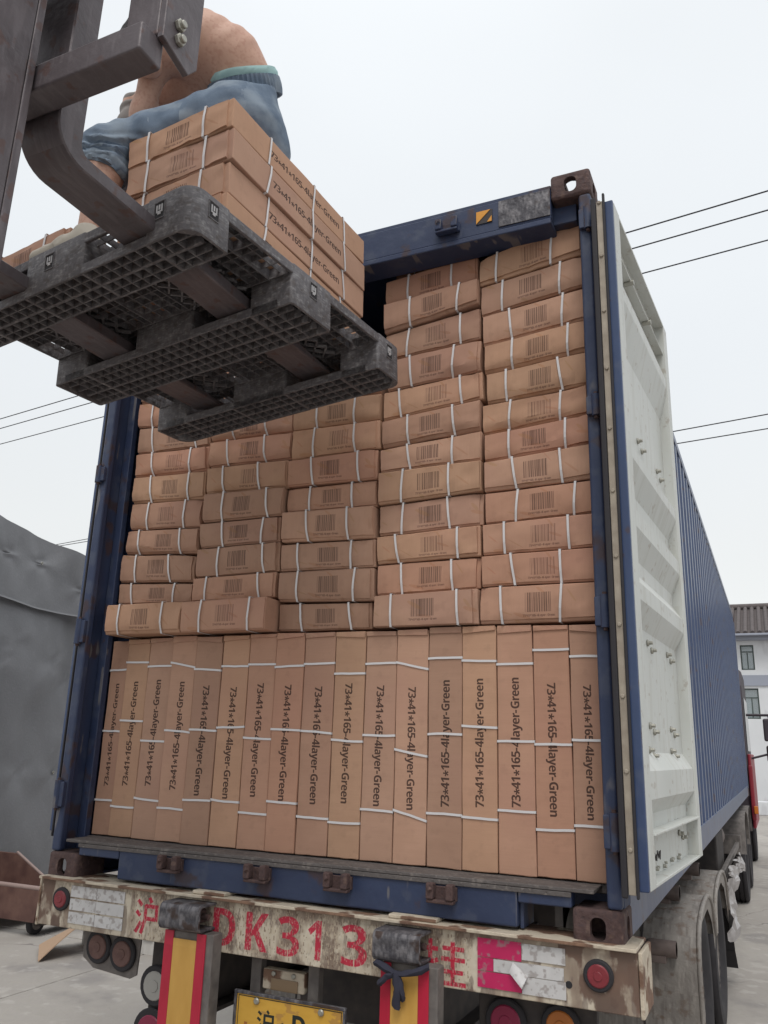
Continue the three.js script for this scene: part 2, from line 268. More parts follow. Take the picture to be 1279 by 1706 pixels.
// doors, swung right round along the sides. Door frame: u from hinge edge (0) to free edge (1.17), n away from the container
function doorParts(s) {
  const door = new THREE.Group(); door.name = 'door'; box.add(door);
  const hx = s > 0 ? 1.262 : -1.254, hz = s > 0 ? 0.058 : -0.075, ang = s > 0 ? 0.056 : 0;
  door.position.set(hx, 0, hz + 6.1); door.rotation.y = s * -ang;
  // local axes: +n = outward (s * x), u runs to -z
  const Lb = (u0, u1, y0, y1, n0, n1, r) => { const a = s > 0 ? [n0, n1] : [-n1, -n0]; return bx(a[0], a[1], y0, y1, -u1, -u0, r); };
  const y0 = 0.19, y1 = 2.665, P = (nm, g, m, o = {}) => part(nm, g, m, door, { world: false, ...o });
  // inner face to the outside: frame members and pressed panel, profile runs up the door
  P('door_frame', [Lb(0.012, 0.105, y0, y1, 0.004, 0.052, 0.004), Lb(1.085, 1.165, y0, y1, 0.0, 0.05, 0.004), Lb(0.106, 1.084, y0, y0 + 0.010, 0.0, 0.05, 0.002), Lb(0.106, 1.084, y1 - 0.012, y1, 0.0, 0.05, 0.002), Lb(0.106, 1.084, 0.345, 0.353, 0.003, 0.058, 0.002), Lb(0.106, 1.084, 2.505, 2.511, 0.003, 0.040, 0.002)], M.white, { label: 'white painted inner door frame' });
  const prof = [[y0 + 0.01, 0.004], [0.345, 0.004], [0.353, 0.006], [0.40, 0.006], [0.455, 0.044], [0.545, 0.044], [0.605, 0.006], [1.045, 0.006], [1.125, 0.045], [1.185, 0.045], [1.245, 0.007], [1.30, 0.007], [1.392, 0.045], [1.455, 0.045], [1.51, 0.007], [1.555, 0.007], [1.655, 0.045], [1.70, 0.045], [1.765, 0.006], [2.155, 0.006], [2.31, 0.045], [2.365, 0.045], [2.368, 0.004], [2.505, 0.004], [2.511, 0.004], [2.653, 0.004]];
  const pos = []; for (let i = 0; i < prof.length - 1; i++) { const [ya, na] = prof[i], [yb, nb] = prof[i + 1]; const A = [s * na, ya, -0.1055], Bq = [s * na, ya, -1.0845], C = [s * nb, yb, -1.0845], D = [s * nb, yb, -0.1055]; pos.push(...A, ...Bq, ...C, ...A, ...C, ...D); }
  const pg = new THREE.BufferGeometry(); pg.setAttribute('position', new THREE.Float32BufferAttribute(pos, 3));
  P('door_panel', pg, M.white, { label: 'white ribbed inside face of the door' });
  P('door_skin', Lb(0.0, 1.17, y0 - 0.004, y1 + 0.004, -0.03, -0.001, 0.003), M.blue, { label: 'blue painted outer door skin' });
  P('door_edge', [Lb(-0.008, 0.011, y0, y1, 0.003, 0.051, 0.004)], M.blueSkyLit, { label: 'bright blue hinge edge' });
  // seal along the hinge edge with its riveted retaining strip
  P('gasket', [Lb(-0.024, -0.009, y0 - 0.02, y1 + 0.03, 0.0135, 0.023, 0.004), Lb(-0.022, -0.009, y0 - 0.02, y1 + 0.02, -0.032, -0.012, 0.005), Lb(0.1, 1.17, y1 + 0.005, y1 + 0.018, 0.02, 0.04, 0.004)], M.rubber);
  P('seal_retainer', Lb(-0.016, -0.009, y0 - 0.01, y1, -0.011, 0.013, 0.002), M.beige, { label: 'dull beige riveted seal strip' });
  for (let i = 0; i < 11; i++) P('rivet', cyl('z', V(s * 0.001, y0 + 0.12 + i * 0.235, 0.018), 0.0075, 0.008, 8, 0.003), M.beige);
  if (s > 0) {
    const cl = (u, y) => { for (const [dy, du] of [[0, 0], [-0.02, 0.075]]) P('bolt', [cyl('x', V(0.010, y + dy, -u - du), 0.013, 0.009, 10), cyl('x', V(0.020, y + dy, -u - du), 0.0075, 0.016, 6)], M.bolt); };
    for (const [u, y] of [[0.46, 1.835], [0.88, 1.835], [0.42, 1.005], [0.84, 1.005], [0.38, 0.70], [0.82, 0.70], [0.34, 0.615], [0.80, 0.615]]) cl(u, y);
    for (let i = 0; i < 5; i++) P('sealing_nub', [cyl('x', V(0.010, 0.213 + 0.006 * (i % 2), -0.2 - i * 0.15), 0.007, 0.014, 7), cyl('x', V(0.009, 0.222, -0.23 - i * 0.15), 0.005, 0.012, 6)], M.bolt);
    cl(0.86, 0.30);
    P('lock_rod_guide', [rod(V(0.012, 2.50, -0.35), V(0.05, 2.50, -0.35), 0.012, 8), rod(V(0.012, 2.50, -0.72), V(0.05, 2.50, -0.72), 0.012, 8)], M.bolt);
    for (const g of scribble()) P('handwriting', g, std({ color: lin(0.05, 0.045, 0.045), roughness: 0.8 }), { label: 'black marker scrawl' });
  }
}
function scribble() {                    // marker scrawl near the foot of the door
  const out = []; for (const [u, y, n, sc] of [[0.30, 0.255, 12, 0.02], [0.33, 0.335, 9, 0.018], [0.78, 0.34, 8, 0.018]]) { const w = []; let p = V(0.0055, y, -u); for (let i = 0; i < n; i++) { const q = V(0.0055, y + (i % 2 ? 1 : -0.6) * sc * rr(0.4, 1.2), -u - i * 0.014 - rr(-0.006, 0.006)); w.push(rod(p, q, 0.0016, 4)); p = q; } out.push(w); } return out;
}
doorParts(1); doorParts(-1);
// ---------------------------------------------------------------- cartons
const AT = 2048;
const END = (k) => [(k % 2) * 1024 + 3, (k >> 1) * 300 + 3, 1018, 294], SIDE = (k) => [2, 600 + k * 320 + 3, 2044, 314], PLAIN = (k) => [2 + (k % 3) * 600, 1566, 820, 470];
// a box given by its front outline (four corners, x y) and depth; crushed and bulged a little, all edges softened
function hexBox(q, z0, depth, seed, { amp = 0.0028, r = 0.0035, nx = 12, ny = 7, nz = 6, endK = 0, sideK = 0, dents = [], plain = false, tuck = 0 } = {}) {
  const w = (q.x1b - q.x0b), h = (q.y0t - q.y0b + q.y1t - q.y1b) / 2;
  const list = (n, len) => { const e = r / len, a = [0, e * 0.4, e]; for (let i = 1; i < n; i++) a.push(e + (1 - 2 * e) * i / n); a.push(1 - e, 1 - e * 0.4, 1); return a; };
  const U = list(nx, w), Vv = list(ny, h), Wz = list(nz, depth);
  const x0t = q.x0t ?? q.x0b, x1t = q.x1t ?? q.x1b;
  const P = (u, v, t) => {
    const ins = (a, len) => { const d = Math.min(a, 1 - a) * len; return d < r ? 1 - d / r : 0; };
    const iu = ins(u, w), iv = ins(v, h), it = ins(t, depth), pull = (a, len, self, o1, o2) => a + (a < 0.5 ? 1 : -1) * (r * 0.32 * self * Math.max(o1, o2)) / len;
    const uu = pull(u, w, iu, iv, it), vv = pull(v, h, iv, iu, it), tt = pull(t, depth, it, iu, iv);
    let x = mix(mix(q.x0b, q.x1b, uu), mix(x0t, x1t, uu), vv), y = mix(mix(q.y0b, q.y1b, uu), mix(q.y0t, q.y1t, uu), vv), z = z0 - tt * depth;
    const s = 7, a = amp * 0.8; x += a * 0.6 * n3(x * s + seed, y * s, z * s); y += a * n3(x * s, y * s + seed, z * s + 7); z += a * 1.2 * n3(x * s + 3, y * s * 1.6, z * s + seed) + a * 0.7 * n3(x * 34, y * 40 + seed, z * 5);
    if (tuck && v < 0.34) { const k = (1 - v / 0.34), tk = tuck * (0.75 + 0.5 * n3(u * 3.1 + seed, 1, seed)); z -= tk * k * k * Math.exp(-t * depth / 0.05); }
    if (t < 0.02) { z += 0.0015 * Math.sin(Math.PI * u) * Math.sin(Math.PI * v); for (const [du, dv, rad, dep] of dents) { const dx = (u - du) * w, dy = (v - dv) * h, k = Math.exp(-(dx * dx * 3 + dy * dy) / (rad * rad)); z -= dep * k; } }
    return [x, y, z];
  };
  const pos = [], uv = [];
  const face = (A, Bq, f, rect, m) => { for (let i = 0; i < A.length - 1; i++) for (let j = 0; j < Bq.length - 1; j++) { const c = [[A[i], Bq[j]], [A[i + 1], Bq[j]], [A[i + 1], Bq[j + 1]], [A[i], Bq[j + 1]]]; for (const k of [0, 1, 2, 0, 2, 3]) { const [a, b] = c[k]; pos.push(...f(a, b)); const [ua, ub] = m(a, b); uv.push((rect[0] + ua * rect[2]) / AT, 1 - (rect[1] + (1 - ub) * rect[3]) / AT); } } };
  face(U, Vv, (a, b) => P(a, b, 0), plain ? PLAIN(0) : END(endK), (a, b) => [a, b]);
  face(U, Vv, (a, b) => P(1 - a, b, 1), END(endK), (a, b) => [a, b]);
  face(Wz, Vv, (a, b) => P(1, b, a), SIDE(sideK), (a, b) => [a, b]);
  face(Wz, Vv, (a, b) => P(0, b, 1 - a), SIDE(sideK), (a, b) => [a, b]);
  face(U, Wz, (a, b) => P(a, 1, b), PLAIN(sideK), (a, b) => [a, b]);
  face(U, Wz, (a, b) => P(a, 0, 1 - b), PLAIN(sideK + 1), (a, b) => [a, b]);
  const g = new THREE.BufferGeometry(); g.setAttribute('position', new THREE.Float32BufferAttribute(pos, 3)); g.setAttribute('uv', new THREE.Float32BufferAttribute(uv, 2));
  return { g: toCreasedNormals(mergeVertices(g), 0.42), P };
}
// flat ribbon along a closed path of points, width along a given direction
function ribbon(pts, wdir, w, th = 0.0012) {
  const pos = [], n = pts.length, c = pts.reduce((a, p) => a.add(p), V(0, 0, 0)).divideScalar(n);
  for (let i = 0; i < n; i++) {
    const p = pts[i], q = pts[(i + 1) % n], d = wdir.clone().multiplyScalar(w / 2), t = q.clone().sub(p), nn = t.clone().cross(wdir).normalize(); const out = p.clone().add(q).multiplyScalar(0.5).sub(c); if (nn.dot(out) < 0) nn.negate(); nn.multiplyScalar(th);
    const a = p.clone().sub(d), b = p.clone().add(d), e = q.clone().add(d), f = q.clone().sub(d), A = a.clone().add(nn), Bq = b.clone().add(nn), E = e.clone().add(nn), F = f.clone().add(nn);
    for (const [k, l, m, o] of [[A, Bq, E, F], [a, f, e, b], [a, A, F, f], [b, e, E, Bq]]) pos.push(...k.toArray(), ...l.toArray(), ...m.toArray(), ...k.toArray(), ...m.toArray(), ...o.toArray());
  }
  const g = new THREE.BufferGeometry(); g.setAttribute('position', new THREE.Float32BufferAttribute(pos, 3)); g.computeVertexNormals(); return g;
}
const ORD = ['first', 'second', 'third', 'fourth', 'fifth', 'sixth', 'seventh', 'eighth', 'ninth', 'tenth', 'eleventh', 'twelfth', 'thirteenth', 'fourteenth', 'fifteenth', 'sixteenth', 'seventeenth'];
// straps: lengthwise pair (over both ends) at fractions u, girth bands at fractions t of the length
function strapSet(box, q, z0, depth, ends, girths) {
  const out = [], e = 0.0032; const Pq = box.P;
  for (const [ub, ut] of ends) {
    const F = (u, v, t, dx, dy, dz) => { const p = Pq(u, v, t); return V(p[0] + dx, p[1] + dy, p[2] + dz); };
    const pts = []; for (let i = 0; i <= 6; i++) { const v = i / 6; pts.push(F(mix(ub, ut, v), v, 0, 0, v === 0 ? -e : v === 1 ? e : 0, e)); }
    for (let i = 0; i <= 4; i++) pts.push(F(ut, 1, i / 4, 0, e, i === 4 ? -e : 0)); for (let i = 1; i <= 4; i++) pts.push(F(mix(ut, ub, i / 4), 1 - i / 4, 1, 0, i === 4 ? -e : 0, -e)); for (let i = 1; i < 4; i++) pts.push(F(ub, 0, 1 - i / 4, 0, -e, 0));
    out.push(ribbon(pts, V(1, 0, 0), 0.0088));
  }
  for (const [ta, tb] of girths) {
    const F = (u, v, t, dx, dy) => { const p = Pq(u, v, t); return V(p[0] + dx, p[1] + dy, p[2]); };
    const pts = []; for (let i = 0; i <= 4; i++) pts.push(F(1, i / 4, mix(ta, tb, i / 4), e, i === 0 ? -e : i === 4 ? e : 0)); for (let i = 1; i <= 4; i++) pts.push(F(1 - i / 4, 1, tb, i === 4 ? -e : 0, e)); for (let i = 1; i <= 4; i++) pts.push(F(0, 1 - i / 4, mix(tb, ta, i / 4), -e, i === 4 ? -e : 0)); for (let i = 1; i < 4; i++) pts.push(F(i / 4, 0, ta, 0, -e));
    out.push(ribbon(pts, V(0, 0, 1), 0.0086));
  }
  return out;
}
// loose front cover panel of an end, a few millimetres proud, edges lifting
function endFlap(Pq, seed, k, u0, u1, v0, v1, lift = 0, du = 0, dv = 0) {
  const n = 22, m = 8, pos = [], uv = [], R = END(k), th = 0.0035;
  const F = (u, v, back) => { const p = Pq(u, v, 0), e = Math.min(v - v0, v1 - v) / (v1 - v0); return [p[0], p[1], p[2] + (back ? -0.001 : th + 0.0022 * (1 + n3(u * 6 + seed, v * 3, seed)) + 0.005 * Math.max(0, n3(u * 2.2, v * 2, seed + 4)) * (1 - e) + 0.0022 * n3(u * 26 + seed, v * 9, seed) * sstep(0.35, 0.05, v) + 0.0014 * n3(u * 12, v * 12, seed) + lift * sstep(0.80, 1.0, u) * (0.4 + 0.6 * v))]; };
  const quad = (c) => { for (const i of [0, 1, 2, 0, 2, 3]) { pos.push(...F(...c[i])); const u = c[i][0] + du, v = c[i][1] + dv; uv.push((R[0] + u * R[2]) / AT, 1 - (R[1] + (1 - v) * R[3]) / AT); } };
  const U = (i) => mix(u0, u1, i / n), W = (j) => mix(v0, v1, j / m);
  for (let i = 0; i < n; i++) for (let j = 0; j < m; j++) quad([[U(i), W(j), 0], [U(i + 1), W(j), 0], [U(i + 1), W(j + 1), 0], [U(i), W(j + 1), 0]]);
  for (let i = 0; i < n; i++) { quad([[U(i), v0, 1], [U(i + 1), v0, 1], [U(i + 1), v0, 0], [U(i), v0, 0]]); quad([[U(i), v1, 0], [U(i + 1), v1, 0], [U(i + 1), v1, 1], [U(i), v1, 1]]); }
  for (let j = 0; j < m; j++) { quad([[u0, W(j), 1], [u0, W(j), 0], [u0, W(j + 1), 0], [u0, W(j + 1), 1]]); quad([[u1, W(j), 0], [u1, W(j), 1], [u1, W(j + 1), 1], [u1, W(j + 1), 0]]); }
  const g = new THREE.BufferGeometry(); g.setAttribute('position', new THREE.Float32BufferAttribute(pos, 3)); g.setAttribute('uv', new THREE.Float32BufferAttribute(uv, 2)); return toCreasedNormals(mergeVertices(g), 0.4);
}
function strapParts(t, geos, o) { for (const g of geos) part('strap', g, M.strap, t, { uv: false, ...o }); }
// laid cartons, end faces to the doors: column, layer, bottom left x y, bottom right x y, top left y, top right y, front z
const LAID = [
[1,1,-1.106,1.062,-0.675,1.062,1.204,1.204,-0.045],[1,2,-1.133,1.217,-0.693,1.208,1.327,1.308,-0.14],[1,3,-1.131,1.33,-0.69,1.309,1.467,1.44,-0.128],
[1,4,-1.113,1.47,-0.677,1.443,1.588,1.566,-0.132],[1,5,-1.101,1.591,-0.673,1.569,1.72,1.702,-0.126],[1,6,-1.101,1.723,-0.659,1.705,1.858,1.843,-0.124],
[1,7,-1.111,1.861,-0.658,1.846,1.983,1.972,-0.124],[1,8,-1.111,1.986,-0.664,1.975,2.124,2.095,-0.127],[1,9,-1.117,2.127,-0.666,2.098,2.255,2.226,-0.126],
[1,10,-1.114,2.258,-0.665,2.229,2.386,2.357,-0.13],[1,11,-1.112,2.389,-0.667,2.36,2.517,2.488,-0.13],[2,1,-0.671,1.062,-0.229,1.062,1.204,1.204,-0.06],
[2,2,-0.686,1.213,-0.236,1.215,1.323,1.326,-0.135],[2,3,-0.671,1.326,-0.221,1.329,1.459,1.461,-0.128],[2,4,-0.669,1.462,-0.226,1.464,1.582,1.577,-0.129],
[2,5,-0.651,1.585,-0.216,1.58,1.722,1.711,-0.105],[2,6,-0.653,1.725,-0.206,1.714,1.856,1.846,-0.125],[2,7,-0.654,1.859,-0.196,1.849,1.987,1.977,-0.132],
[2,8,-0.658,1.99,-0.197,1.98,2.118,2.108,-0.13],[2,9,-0.661,2.121,-0.196,2.111,2.249,2.239,-0.13],[2,10,-0.661,2.252,-0.197,2.242,2.38,2.37,-0.13],
[2,11,-0.657,2.383,-0.191,2.373,2.511,2.501,-0.13],[3,1,-0.216,1.066,0.231,1.064,1.189,1.174,-0.15],[3,2,-0.213,1.192,0.249,1.177,1.324,1.314,-0.129],
[3,3,-0.217,1.327,0.249,1.317,1.45,1.438,-0.134],[3,4,-0.205,1.453,0.245,1.441,1.589,1.579,-0.105],[3,5,-0.202,1.592,0.243,1.582,1.709,1.7,-0.14],
[3,6,-0.196,1.712,0.25,1.703,1.836,1.837,-0.123],[3,7,-0.187,1.839,0.258,1.84,1.977,1.972,-0.124],[3,8,-0.193,1.98,0.25,1.975,2.108,2.103,-0.131],
[3,9,-0.192,2.111,0.244,2.106,2.239,2.234,-0.13],[3,10,-0.193,2.242,0.244,2.237,2.37,2.365,-0.13],[4,1,0.259,1.062,0.706,1.062,1.193,1.202,-0.095],
[4,2,0.261,1.196,0.708,1.205,1.324,1.329,-0.122],[4,3,0.258,1.327,0.712,1.332,1.448,1.461,-0.126],[4,4,0.262,1.451,0.718,1.464,1.58,1.598,-0.13],
[4,5,0.258,1.583,0.715,1.601,1.725,1.731,-0.124],[4,6,0.262,1.728,0.712,1.734,1.836,1.86,-0.126],[4,7,0.27,1.839,0.71,1.863,1.965,2.0,-0.124],
[4,8,0.267,1.968,0.722,2.003,2.098,2.127,-0.128],[4,9,0.285,2.101,0.712,2.13,2.243,2.272,-0.12],[4,10,0.268,2.254,0.709,2.283,2.376,2.425,-0.128],
[4,11,0.268,2.379,0.71,2.437,2.521,2.554,-0.105],[4,12,0.256,2.525,0.698,2.557,2.667,2.699,-0.135],[4,13,0.221,2.7,0.674,2.711,2.828,2.839,-0.2],
[5,1,0.712,1.062,1.164,1.062,1.204,1.204,-0.105],[5,2,0.719,1.207,1.164,1.207,1.331,1.336,-0.12],[5,3,0.722,1.334,1.163,1.339,1.458,1.47,-0.126],
[5,4,0.73,1.461,1.165,1.473,1.591,1.602,-0.121],[5,5,0.727,1.594,1.163,1.605,1.719,1.744,-0.123],[5,6,0.726,1.722,1.165,1.747,1.843,1.874,-0.122],
[5,7,0.717,1.846,1.161,1.877,1.976,1.999,-0.133],[5,8,0.737,1.979,1.164,2.002,2.11,2.141,-0.133],[5,9,0.727,2.113,1.161,2.144,2.237,2.28,-0.127],
[5,10,0.724,2.24,1.16,2.283,2.382,2.425,-0.124],[5,11,0.714,2.386,1.158,2.438,2.52,2.573,-0.13],[5,12,0.714,2.523,1.15,2.576,2.648,2.711,-0.115]
];
const COLN = ['beside the dark left post', 'second column from the left', 'middle column', 'second column from the right', 'beside the white door'];
const colTop = {}; for (const b of LAID) colTop[b[0]] = Math.max(colTop[b[0]] || 0, b[1]);
for (const [c, i, x0, y0, x1, y1, t0a, t1a, z0] of LAID) {
  const gp = rr(0.001, 0.006), t0 = t0a - gp, t1 = t1a - gp * rr(0.2, 1.5), z = z0 + rr(-0.010, 0.008) - (c === 4 && i === 13 ? 0.12 : 0);
  const seed = c * 31 + i * 7.3, q = { x0b: x0, y0b: y0, x1b: x1, y1b: y1, y0t: t0, y1t: t1, x0t: x0 + rr(-0.004, 0.004), x1t: x1 + rr(-0.004, 0.004) };
  const top = c === 5 && i === 12; if (top) { q.y1t = t1 + 0.03; }
  const e1 = rr(0.17, 0.30), e2 = rr(0.66, 0.82), s1 = rr(-0.016, 0.016), s2 = rr(-0.018, 0.018), ek = Math.floor(rnd() * 4);
  const hidden = (c === 3 && i > 8) || (c === 2 && i > 7) || (c === 1 && i > 9);
  const cx = (x0 + x1) / 2, by = Math.min(y0, y1);
  const row = i === 1 ? 'lowest of its column' : `${ORD[i - 1]} layer up`;
  const t = thing('carton', `brown strapped carton lying end-on, ${COLN[c - 1]}, ${i === colTop[c] ? 'topmost of its column' : row}`, 'carton', [cx, by + B, z - 0.44], 'cartons stacked flat in the container');
  const dents = [[e1, 0.05, 0.03, 0.006], [e2, 0.05, 0.03, 0.007], [rr(0.1, 0.9), rr(0, 0.25), 0.035, rr(0.002, 0.008)], [rr(0.85, 1.0), rr(0.1, 0.9), 0.03, rr(0, 0.010)], [rnd() < 0.5 ? 0 : 1, rnd() < 0.6 ? 1 : 0, 0.045, rnd() < 0.5 ? rr(0.006, 0.018) : 0]];
  const h = hexBox(q, z, 0.874, seed, { endK: ek, sideK: i % 3, dents, amp: 0.0020, tuck: rr(0.006, 0.024) * (i > 5 ? 1.15 : 0.7) });
  const mat = cardMats[Math.floor(rnd() * cardMats.length)];
  part('body', up(h.g), mat, t, { uv: false });
  const u1 = rnd() < 0.6 ? rr(0.955, 0.985) : 0.994, u0 = rr(0.004, 0.012), v1 = rr(0.93, 0.985), v0 = rr(0.02, 0.12);
  part('end_flap', up(endFlap(h.P, seed, ek, u0, u1, v0, v1, rnd() < 0.35 ? rr(0.004, 0.014) : 0, rr(-0.02, 0.02), rr(-0.02, 0.02))), mat, t, { uv: false });
  const st = strapSet({ P: (u, v, tt) => { const p = h.P(u, v, tt); return tt < 0.01 ? [p[0], p[1], p[2] + 0.0085] : p; } }, q, z, 0.874, [[e1 + s1, e1 - s1], [e2 + s2, e2 - s2]], []);
  strapParts(t, up(st));
}
// standing row: seventeen cartons on end along the sill
const EDGE = [-1.152, -1.047, -0.913, -0.7745, -0.6335, -0.489, -0.3475, -0.208, -0.068, 0.077, 0.2175, 0.357, 0.494, 0.6335, 0.771, 0.9105, 1.046, 1.166];
const ST = [[.156, .482, .837], [.134, .42, .858], [.14, .517, .819], [.139, .49, .836], [.157, .468, .804], [.149, .459, .79], [.147, .507, .844], [.156, .466, .788], [.136, .462, .85], [.183, .495, .849], [.156, .476, .787], [.166, .53, .793], [.131, .462, .795], [.141, .441, .803], [.17, .475, .758], [.113, .481, .83], [.124, .46, .795]];
const UPREAD = new Set([0, 1, 2, 3, 12, 13, 14]);
const mDown = new THREE.Matrix4().set(0, 1, 0, 0, 0, 0, 1, 0, 1, 0, 0, 0, 0, 0, 0, 1), mUp = new THREE.Matrix4().set(0, -1, 0, 0, 0, 0, -1, 0, 1, 0, 0, 0, 0, 0, 0, 1);
for (let k = 0; k < 17; k++) {
  const w = EDGE[k + 1] - EDGE[k] - 0.0035, len = 0.872 + rr(-0.004, 0.004), dep = 0.44, x = (EDGE[k] + EDGE[k + 1]) / 2, zf = -0.132 + rr(-0.006, 0.004) - (k < 4 ? 0.008 * (4 - k) : 0);
  // built lying (length along z, printed side on +x) and stood up
  const q = { x0b: -dep, x1b: 0, y0b: -w / 2, y1b: -w / 2, y0t: w / 2, y1t: w / 2 };
  const h = hexBox(q, len / 2, len, k * 13.7, { endK: k % 4, sideK: k % 3, nx: 4, ny: 5, nz: 24, amp: 0.002 });
  const upr = UPREAD.has(k), mat = cardMats[(k * 5 + 1) % 8], label = k === 0 ? 'slim upright carton at the left end of the standing row, against the post' : k === 16 ? 'slim upright carton at the right end of the standing row, by the hinge post' : `slim upright carton, ${ORD[k]} of the standing row from the left, text reading ${upr ? 'upward' : 'downward'}`;
  const t = thing('standing_carton', label, 'carton', [x, 0.1755 + B, zf - 0.22], 'cartons standing on end along the sill');
  const g = new THREE.Matrix4().makeTranslation(x, 0.1765 + len / 2 + 0.002, zf).multiply(upr ? mUp : mDown);
  const fr = ST[k].map((f) => f + rr(-0.012, 0.012)).map((f) => upr ? 1 - f : f), sl = () => rr(-0.005, 0.005), slant = k === 3 ? 0.014 : k === 11 ? -0.014 : 0;
  const st = strapSet(h, q, 0, len, [], fr.map((f, j) => [f + sl() + (j === 0 || k === 11 ? slant : 0) * (upr ? -1 : 1), f + sl() - (j === 0 || k === 11 ? slant : 0) * (upr ? -1 : 1)]));
  part('body', up(h.g.applyMatrix4(g)), mat, t, { uv: false });
  strapParts(t, up(st.map((s) => s.applyMatrix4(g))));
  // folded lid edge along the top, lifting a little
  if (k > 0) { const yt = 0.1785 + len; part('lid_edge', up(hexBox({ x0b: x - w / 2 + 0.002, x1b: x + w / 2 - 0.002, y0b: yt - rr(0.012, 0.03), y1b: yt - rr(0.012, 0.03), y0t: yt + 0.001, y1t: yt + rr(-0.002, 0.002) }, zf + 0.006, 0.0058, k, { plain: true, nx: 6, ny: 1, nz: 1, r: 0.0012, amp: 0.0012 }).g), mat, t, { uv: false }); }
}
// ---------------------------------------------------------------- semi-trailer
const trl = thing('semi_trailer', 'rusty cream and black skeletal semi-trailer carrying the blue container', 'trailer', [0, 0, -5]);
const X0 = -1.215, X1 = 1.26, YB = -0.168, YT = 0.012;
function zh_hu(g, x, y, w, h, lw) {      // the plate character for Shanghai, stroke by stroke
  g.lineCap = 'butt'; g.lineJoin = 'miter'; g.lineWidth = lw; const P = (a, b) => [x + a * w, y + b * h], L = (...p) => { g.beginPath(); p.forEach((q, i) => (i ? g.lineTo(...P(...q)) : g.moveTo(...P(...q)))); g.stroke(); };
  L([0.04, 0.10], [0.24, 0.24]); L([0.0, 0.40], [0.20, 0.52]); L([0.02, 0.98], [0.26, 0.68]);
  L([0.58, 0.0], [0.70, 0.14]); L([0.40, 0.24], [0.96, 0.24], [0.96, 0.58], [0.42, 0.58]); L([0.44, 0.22], [0.44, 0.62], [0.28, 1.0]);
}
function zh_gua(g, x, y, w, h, lw) {     // the character painted after the number, its left half behind the bracket
  g.lineCap = 'butt'; g.lineWidth = lw; const P = (a, b) => [x + a * w, y + b * h], L = (...p) => { g.beginPath(); p.forEach((q, i) => (i ? g.lineTo(...P(...q)) : g.moveTo(...P(...q)))); g.stroke(); };
  L([0.20, 0.0], [0.20, 0.98]); L([0.02, 0.22], [0.38, 0.22]); L([0.02, 0.62], [0.38, 0.46]); L([0.72, 0.02], [0.72, 0.98]); L([0.48, 0.18], [0.98, 0.18]); L([0.46, 0.42], [1.0, 0.42]); L([0.50, 0.70], [0.96, 0.70]); L([0.44, 0.96], [1.02, 0.96]);
}
const beamTex = canvasTex(2048, 160, (g, W, H) => {
  paintBytes(g, W, H, (u, v, i, j) => {
    const n = fbm(u * 1, v * 0.08, 24, 6, 7), s = fbm(u, v * 0.02, 64, 4, 27), f = fbm(u, v * 0.08, 90, 3, 61);
    let c = mix3([0.46, 0.39, 0.30], [0.60, 0.54, 0.44], f); c = mix3(c, [0.27, 0.205, 0.155], sstep(0.44, 0.70, s) * 0.8); c = mix3(c, [0.20, 0.145, 0.11], sstep(0.55, 0.68, n) * 0.65); c = mix3(c, [0.14, 0.10, 0.085], sstep(0.58, 0.74, fbm(u, v * 0.03, 120, 4, 171)) * 0.6);
    const edge = Math.max(0, u - 0.90) * 9 + Math.max(0, 0.058 - u) * 14;           // paint flaked away to rust at both ends
    const fl = sstep(0.47, 0.56, fbm(u, v * 0.035, 48, 6, 88) + edge * 0.16 - 0.06 + (v < 0.12 ? 0.04 : 0)); c = mix3(c, mix3([0.055, 0.036, 0.030], [0.17, 0.10, 0.072], n), fl * (edge > 0 ? 0.95 : 0.6)); return c;
  });
  const X = (x) => (x - X0) / (X1 - X0) * W, Y = (y) => (YT - y) / (YT - YB) * H;
  g.fillStyle = g.strokeStyle = 'rgba(176,26,52,0.90)';
  zh_hu(g, X(-0.692), Y(-0.012), X(-0.588) - X(-0.692), H * 0.74, 13);
  const ch = (c, a, b) => { g.save(); g.font = 'bold 150px sans-serif'; g.textAlign = 'left'; g.textBaseline = 'alphabetic'; const m = g.measureText(c); g.translate(X(a), Y(-0.146)); g.scale((X(b) - X(a)) / m.width, (Y(-0.146) - Y(-0.014)) / 109); g.fillText(c, 0, 0); g.restore(); };
  ch('D', -0.335, -0.205); ch('K', -0.185, -0.070); ch('3', -0.035, 0.072); ch('1', 0.092, 0.178); ch('3', 0.230, 0.346);
  zh_gua(g, X(0.545), Y(-0.024), X(0.70) - X(0.545), H * 0.75, 12);
  // stencil bridges and worn paint over the lettering
  g.fillStyle = 'rgb(182,166,146)'; for (const x of [-0.283, 0.016, 0.287]) g.fillRect(X(x), Y(-0.118), 3, H * 0.2);
  for (let q = 0; q < 4200; q++) { const x = X(-0.72) + (X(0.72) - X(-0.72)) * hash(q, 1, 3), y = H * hash(q, 2, 3), r = 1 + 3 * hash(q, 5, 3); g.fillStyle = hash(q, 9, 1) < 0.7 ? 'rgba(186,172,150,0.55)' : 'rgba(92,70,58,0.5)'; g.fillRect(x, y, r, r * (1 + 3 * hash(q, 6, 2))); }
});
{
  const g = bx(X0, X1, YB + B, YT + B, -0.06, 0.02, 0.004); prep(g);
  const gg = prep(g), p = gg.attributes.position, uv = gg.attributes.uv; for (let i = 0; i < p.count; i++) uv.setXY(i, (p.getX(i) - X0) / (X1 - X0), (p.getY(i) - B - YB) / (YT - YB));
  part('rear_beam', gg, std({ map: beamTex, roughness: 0.75 }), trl, { uv: false, label: 'flaking cream rear beam with red stencilled number' });
}
